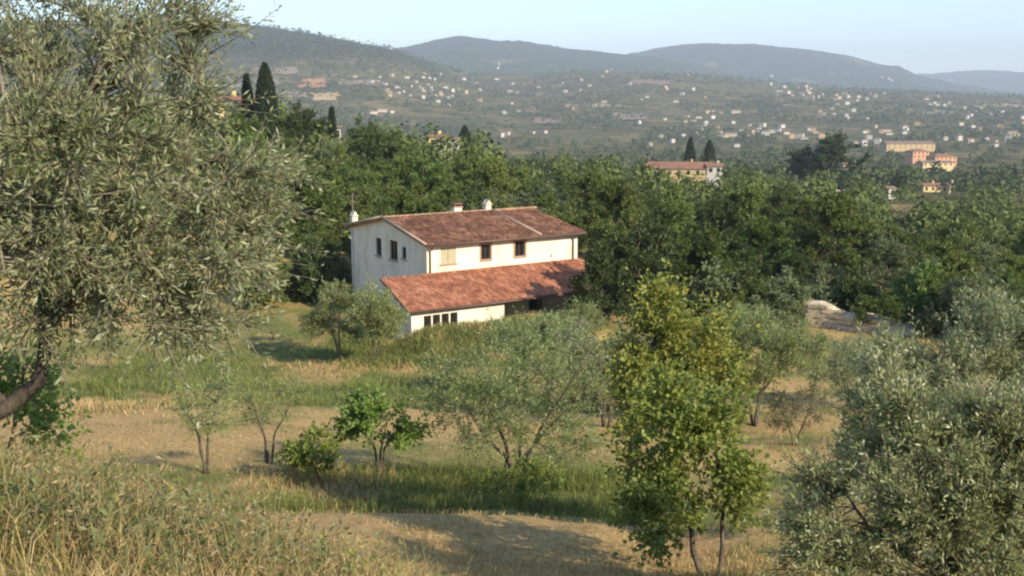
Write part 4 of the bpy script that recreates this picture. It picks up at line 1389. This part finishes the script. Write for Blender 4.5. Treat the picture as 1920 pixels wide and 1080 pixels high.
# far villages
HM = []
for k, (L_, W_, H, rh, hip, wm, rm) in enumerate([(13, 10, 7, 2.2, True, W_WHITE, R_RED), (16, 9, 6, 2.4, False, W_CREAM, R_RED), (10, 10, 9, 2.0, True, W_WHITE, R_BROWN),
                                                 (22, 10, 6, 2.4, False, W_CREAM, R_BROWN), (12, 9, 8, 2.2, False, W_OCHRE, R_RED), (14, 11, 8, 2.6, True, W_WHITE, R_BROWN)]):
    m = MB().box(-L_ / 2, L_ / 2, -W_ / 2, W_ / 2, -6, H, 0)
    rr_ = roof_mb(L_, W_, H + .01, rh, hip, .7)
    b = len(m.v); m.v += rr_.v; m.f += [tuple(b + i for i in f) for f in rr_.f]; m.m += [1] * len(rr_.f)
    me = m.mesh('far_house'); me.materials.append(wm); me.materials.append(rm)
    HM.append(me)
FAR = {
    'left village': ('tiny pale house of the village under the left hill', [(707, 153), (722, 160), (713, 145), (763, 147), (757, 173), (810, 170), (822, 192), (817, 181), (793, 147), (827, 140), (803, 160), (780, 155), (772, 163), (835, 165), (840, 185), (745, 165), (790, 168), (815, 150), (848, 172), (770, 180), (826, 176), (730, 175)]),
    'mid slope': ('tiny white house on the middle of the far slope', [(893, 157), (957, 173), (897, 188), (972, 212), (933, 129), (717, 210), (1060, 173), (1055, 157), (1133, 193), (1130, 144), (1147, 131), (1203, 188), (1248, 165), (1267, 192), (1290, 142), (1300, 170), (1287, 220), (1247, 225), (930, 150), (1010, 165), (1090, 150), (1225, 170), (960, 195), (900, 170), (1105, 162), (1180, 160), (870, 150), (735, 212), (700, 214), (948, 253), (1020, 250), (1075, 205)]),
    'right village': ('tiny white house of the village on the right far slope', [(1447, 143), (1480, 173), (1460, 173), (1478, 176), (1512, 165), (1517, 175), (1542, 178), (1535, 182), (1567, 180), (1573, 185), (1610, 183), (1630, 180), (1657, 177), (1640, 181), (1550, 172), (1580, 176), (1497, 168), (1590, 184), (1525, 184), (1560, 187), (1470, 165), (1667, 148), (1672, 152), (1505, 180), (1620, 176)]),
    'valley row': ('small pale house in the row along the far valley floor', [(1327, 212), (1323, 232), (1380, 212), (1360, 257), (1390, 250), (1420, 247), (1447, 250), (1473, 252), (1400, 257), (1220, 273), (1280, 260), (1370, 258), (1410, 251), (1435, 254), (1460, 247), (1530, 250), (1517, 245), (1345, 240), (1300, 228), (1310, 222), (1335, 222), (1430, 238), (1465, 240), (1485, 258), (1350, 262), (1385, 262), (1500, 262), (1260, 268), (1540, 262)]),
    'right valley': ('small pale house among the fields at the far right of the valley', [(1540, 215), (1563, 217), (1590, 222), (1737, 187), (1757, 200), (1770, 200), (1807, 205), (1819, 218), (1857, 218), (1917, 223), (1603, 270), (1653, 250), (1667, 253), (1767, 253), (1773, 263), (1797, 263), (1817, 268), (1630, 262), (1645, 270), (1740, 196), (1780, 195), (1840, 205), (1880, 212), (1875, 240), (1700, 245), (1720, 235), (1850, 262), (1890, 265), (1905, 255), (1620, 250), (1640, 240), (1800, 235), (1835, 245), (1560, 205), (1600, 210)]),
}
rf_ = random.Random(9)
HPOS = []
for grp, (label, pts) in FAR.items():
    ext = list(pts)
    for (a, b) in pts:
        if rf_.random() < .62: ext.append((a + rf_.gauss(0, 22), b + rf_.gauss(0, 8)))
    for (a, b) in ext:
        g = gpt(a, b)
        if g is None or g.y < 900: continue
        o = bpy.data.objects.new('far_house', HM[rf_.randrange(len(HM))])
        COL.objects.link(o)
        dist = g.length
        s = rf_.uniform(.40, .85) * (0.75 if dist < 1500 else (1.0 if dist < 3500 else 1.15))
        o.location = g; o.rotation_euler = (0, 0, rf_.uniform(-.6, .6) + (math.pi / 2 if rf_.random() < .25 else 0)); o.scale = (s, s, s)
        tag(o, label, 'house', 'houses of the ' + grp)
        HPOS.append((g.x, g.y))
HPOS = np.array(HPOS)


# ------------------------------------------------------------------ far woods (masses)
def far_wood(name, n, r0, r1, a0, a1, size, quads, mat, seed, thr, hfac=1.0, power=1.0, field_scale=90.0, lf=.5, gaps=()):
    rng = np.random.default_rng(seed)
    r = r0 * (r1 / r0) ** (rng.uniform(0, 1, n) ** power)
    az = rng.uniform(a0, a1, n)
    x, y = r * np.sin(az), r * np.cos(az)
    f = fbm(x / field_scale, y / field_scale, seed, 3)
    keep = f > thr
    for (g0, g1, q0, q1) in gaps: keep &= ~((az > g0) & (az < g1) & (r > q0) & (r < q1))
    if len(HPOS):
        for hx, hy in HPOS:
            d = math.hypot(hx, hy)
            ux, uy = hx / d, hy / d
            al = (x - hx) * ux + (y - hy) * uy; la = np.abs((x - hx) * uy - (y - hy) * ux)
            keep &= ~((la < 10) & (al < 12) & (al > -45 - d * .012))
    for bx, by, bL in BPOS:
        d = math.hypot(bx, by)
        al = (x * bx + y * by) / d - d; la = np.abs(x * by - y * bx) / d
        keep &= ~((la < bL * .5 + 1) & (al < 14) & (al > -max(d * .16, d - 212 if d < 600 else 0)))
    x, y, r = x[keep], y[keep], r[keep]
    z = terrain(x, y)
    s = size * rng.uniform(.6, 1.35, len(x))
    n = len(x)
    P, D, NN, Ls, Ws = [], [], [], [], []
    q = quads
    g = np.repeat(np.arange(n), q)
    v = unit(rng.normal(size=(n * q, 3))); v[:, 2] = np.abs(v[:, 2]) * 1.0 - .15
    rad = rng.uniform(.62, 1.0, n * q)
    lump = .78 + .44 * _h(np.floor(v[:, 0] * 1.7 + 9) + g * 7, np.floor(v[:, 1] * 1.7 + 9) + g * 13, seed)
    asp = rng.uniform(.85, 1.5, n)
    P = np.stack([x[g] + v[:, 0] * s[g] * .5 * rad * lump, y[g] + v[:, 1] * s[g] * .5 * rad * lump, z[g] + s[g] * asp[g] * hfac * (.40 + v[:, 2] * .5 * rad * lump)], 1)
    Nv = unit(v + rng.normal(size=v.shape) * .5)
    D = unit(np.cross(Nv, rng.normal(size=v.shape)))
    L_ = s[g] * rng.uniform(.22, .46, n * q) * lf
    me = leaf_mesh(name, P - D * L_[:, None] * .5, D, Nv, L_, L_ * .8)
    tag(link_mesh(name, me, mat), kind='stuff')


M['far_leaf'] = leaf_mat('far_wood_leaf', [(.07, .10, .03), (.11, .145, .045), (.17, .19, .065)], None, .2, .8, .1)
M['far_leaf2'] = leaf_mat('valley_wood_leaf', [(.04, .062, .03), (.08, .105, .048), (.14, .15, .07)], None, .2, .8, .1)
HPOS_ALL = HPOS
far_wood('distant_wood', 900, 182, 420, -.30, .50, 7.0, 210, M['far_leaf'], 501, .30, lf=.29, gaps=[(.117, .192, 235, 405), (-.075, -.045, 250, 330)])
far_wood('distant_wood', 420, 105, 190, -.50, -.255, 6.5, 120, M['far_leaf'], 504, .25, lf=.36)
far_wood('valley_wood', 2600, 420, 1500, -.30, .50, 8.5, 48, M['far_leaf2'], 502, .40, field_scale=120, lf=.6)
far_wood('hillside_wood', 14000, 1500, 4300, -.32, .50, 9.0, 12, M['far_leaf2'], 503, .41, field_scale=160, lf=1.1)


# ------------------------------------------------------------------ grass and weeds
def blades(name, P, H, Wd, lean, C, seed, seg2=True):
    rng = np.random.default_rng(seed)
    n = len(P)
    a = rng.uniform(0, 2 * np.pi, n)
    side = np.stack([np.cos(a), np.sin(a), a * 0], 1)
    b = rng.uniform(0, 2 * np.pi, n)
    ld = np.stack([np.cos(b), np.sin(b), b * 0], 1) * lean[:, None]
    up = np.array([0, 0, 1.0])
    H_ = H[:, None]; w = Wd[:, None]
    p0 = P - up * .03
    m = P + up * H_ * .55 + ld * H_ * .3
    t = P + up * H_ * (1 - .35 * lean[:, None]) + ld * H_
    V = np.stack([p0 - side * w * .5, p0 + side * w * .5, m + side * w * .4, m - side * w * .4, t], 1).reshape(-1, 3)
    i = np.arange(n) * 5
    q = np.stack([i, i + 1, i + 2, i + 3], 1); tr = np.stack([i + 3, i + 2, i + 4], 1)
    me = mesh_np(name, V, [q, tr], False)
    ca = me.attributes.new('col', 'FLOAT_COLOR', 'POINT')
    cc = np.ones((n, 5, 4), dtype=np.float32); cc[:, :, :3] = C[:, None, :]
    ca.data.foreach_set('color', cc.ravel())
    return me


DRY = np.array([[.58, .45, .22], [.50, .37, .165], [.46, .33, .14], [.38, .26, .12]])
GRN = np.array([[.14, .175, .04], [.20, .23, .06], [.26, .27, .085], [.11, .14, .04]])


def grass(name, n, r0, r1, a0, a1, hgt, wid, seed, gmul=1.0, gadd=0.0, tall=None, per=5):
    rng = np.random.default_rng(seed)
    r = r0 * (r1 / r0) ** rng.uniform(0, 1, n)
    az = rng.uniform(a0, a1, n)
    x, y = r * np.sin(az), r * np.cos(az)
    clump = fbm(x / 1.1, y / 1.1, seed + 1, 2)
    keep = clump + rng.uniform(-.15, .15, n) > .30
    dx, dy = x - HA.x, y - HA.y
    c, s = math.cos(math.radians(33)), math.sin(math.radians(33))
    lx, ly = dx * c + dy * s, -dx * s + dy * c
    keep &= ~((lx > -3.9) & (lx < 14.3) & (ly > -4.2))
    x, y, r, clump = x[keep], y[keep], r[keep], clump[keep]
    g = np.clip(green_at(x, y) * gmul + gadd, 0, 1)
    x = np.repeat(x, per); y = np.repeat(y, per); r = np.repeat(r, per); g = np.repeat(g, per); clump = np.repeat(clump, per)
    n = len(x)
    sp = .05 + .006 * r
    x = x + rng.normal(0, 1, n) * sp; y = y + rng.normal(0, 1, n) * sp
    z = terrain(x, y)
    isg = rng.uniform(0, 1, n) < sstep(.25, .8, g)
    k = rng.integers(0, 4, n)
    C = np.where(isg[:, None], GRN[k], DRY[k]) * rng.uniform(.8, 1.2, n)[:, None]
    H = hgt * rng.uniform(.4, 1.2, n) * (.55 + .9 * clump) * (.75 + .6 * g)
    if tall is not None: H = H * tall(x, y)
    Wd = wid * rng.uniform(.6, 1.3, n) * (1 + r / 17.0)
    me = blades(name, np.stack([x, y, z], 1), H, Wd, rng.uniform(.2, 1.3, n), C, seed + 2)
    tag(link_mesh(name, me, M['blade']), kind='stuff')


M['blade'] = attr_mat('grass_blade')
grass('meadow_grass', 21000, 7.5, 78, -.50, .50, .12, .006, 601, 1.15, .12, per=5)


def tallw(x, y):
    return .7 + .8 * fbm(x / 1.3, y / 1.3, 611, 2)


grass('tall_grass', 4200, 4.2, 10.5, -.52, -.10, .40, .0045, 602, .8, .02, tallw)
grass('short_dry_grass', 3000, 8, 14, -.12, .34, .13, .006, 603, .8, -.05)
grass('bank_grass', 4500, 58, 70, -.16, .06, .45, .008, 606, 1.0, .38, per=6)
grass('bank_grass', 3600, 19.0, 24.5, -.24, .10, .36, .006, 604, .9, .26)
grass('bank_grass', 5000, 42, 72, -.42, .02, .36, .008, 605, 1.0, .2, per=6)


def weeds(name, zones, seed, mat, ll, lw, hgt, per=15):
    """leafy weed stalks; zones: (x0, x1, y0, y1, count)"""
    rng = np.random.default_rng(seed)
    P, D, NN, L_, W_ = [], [], [], [], []
    st = MB()
    for (x0, x1, y0, y1, cnt) in zones:
        for k in range(cnt):
            x, y = rng.uniform(x0, x1), rng.uniform(y0, y1)
            z = tz(x, y)
            h = hgt * rng.uniform(.45, 1.2)
            tip = np.array([x + rng.normal(0, .2 * h), y + rng.normal(0, .2 * h), z + h])
            st.tube([(x, y, z - .03), tuple(tip)], [.004, .0015], 3, cap=False)
            f = rng.uniform(.1, 1, per)
            p = np.array([x, y, z]) * (1 - f[:, None]) + tip * f[:, None]
            P.append(p); d = rng.normal(size=(per, 3)); d[:, 2] = np.abs(d[:, 2]) * .6 + .2
            D.append(d); NN.append(rng.normal(size=(per, 3)) + np.array([0, 0, 1.2])); L_.append(ll * rng.uniform(.5, 1.2, per)); W_.append(lw * rng.uniform(.6, 1.2, per))
    me = leaf_mesh(name, np.concatenate(P), np.concatenate(D), np.concatenate(NN), np.concatenate(L_), np.concatenate(W_))
    o = link_mesh(name, me, mat)
    tag(o, kind='stuff')
    s2 = st.build('weed_stalks', M['blade_stalk'], o)
    tag(s2, kind='stuff')


M['blade_stalk'] = noise_mat('weed_stalk', [(.16, .15, .06), (.28, .22, .10)], 3, 3, .9, 0)
weeds('green_weeds', [(-2.6, -1.5, 4.6, 6.2, 150), (-2.2, -1.2, 6.2, 8.5, 100), (-4.2, -2.6, 6.5, 9.5, 110), (-1.5, -.9, 4.8, 7, 30), (-1.2, -.4, 5.8, 8, 22), (-3.6, -2.2, 7.5, 10.5, 50)], 621, leaf_mat('weed_leaf', [(.10, .125, .045), (.155, .18, .065), (.21, .22, .095)], (.22, .24, .12), .3), .065, .018, .5)
weeds('brown_weeds', [(-3.8, -2.0, 4.8, 9.0, 420), (-2.4, -1.2, 5.0, 9.0, 170), (-1.8, -1.0, 5.0, 7.0, 30), (-4.5, -3.4, 7, 10.5, 50)], 622,
      leaf_mat('dry_weed', [(.24, .16, .08), (.35, .25, .13), (.44, .34, .19)], None, .25), .055, .014, .5)
weeds('yellow_weeds', [(-3.4, -.8, 5.0, 9.5, 120)], 623, M['pear'], .05, .016, .45)

# ------------------------------------------------------------------ labels of look-alikes: told apart by their order from left to right
cells = {}
for o in COL.objects:
    if o.get('group') in [g for _, g in WG.values()]:
        cells.setdefault(o['label'], []).append(o)
for lab, objs in cells.items():
    n = len(objs)
    if 2 <= n <= 4:
        objs.sort(key=lambda q: q.location.x / q.location.y)
        words = {2: ['leftmost', 'rightmost'], 3: ['leftmost', 'middle', 'rightmost'], 4: ['leftmost', 'second', 'third', 'rightmost']}[n]
        for q, w in zip(objs, words):
            q['label'] = w + ' ' + lab
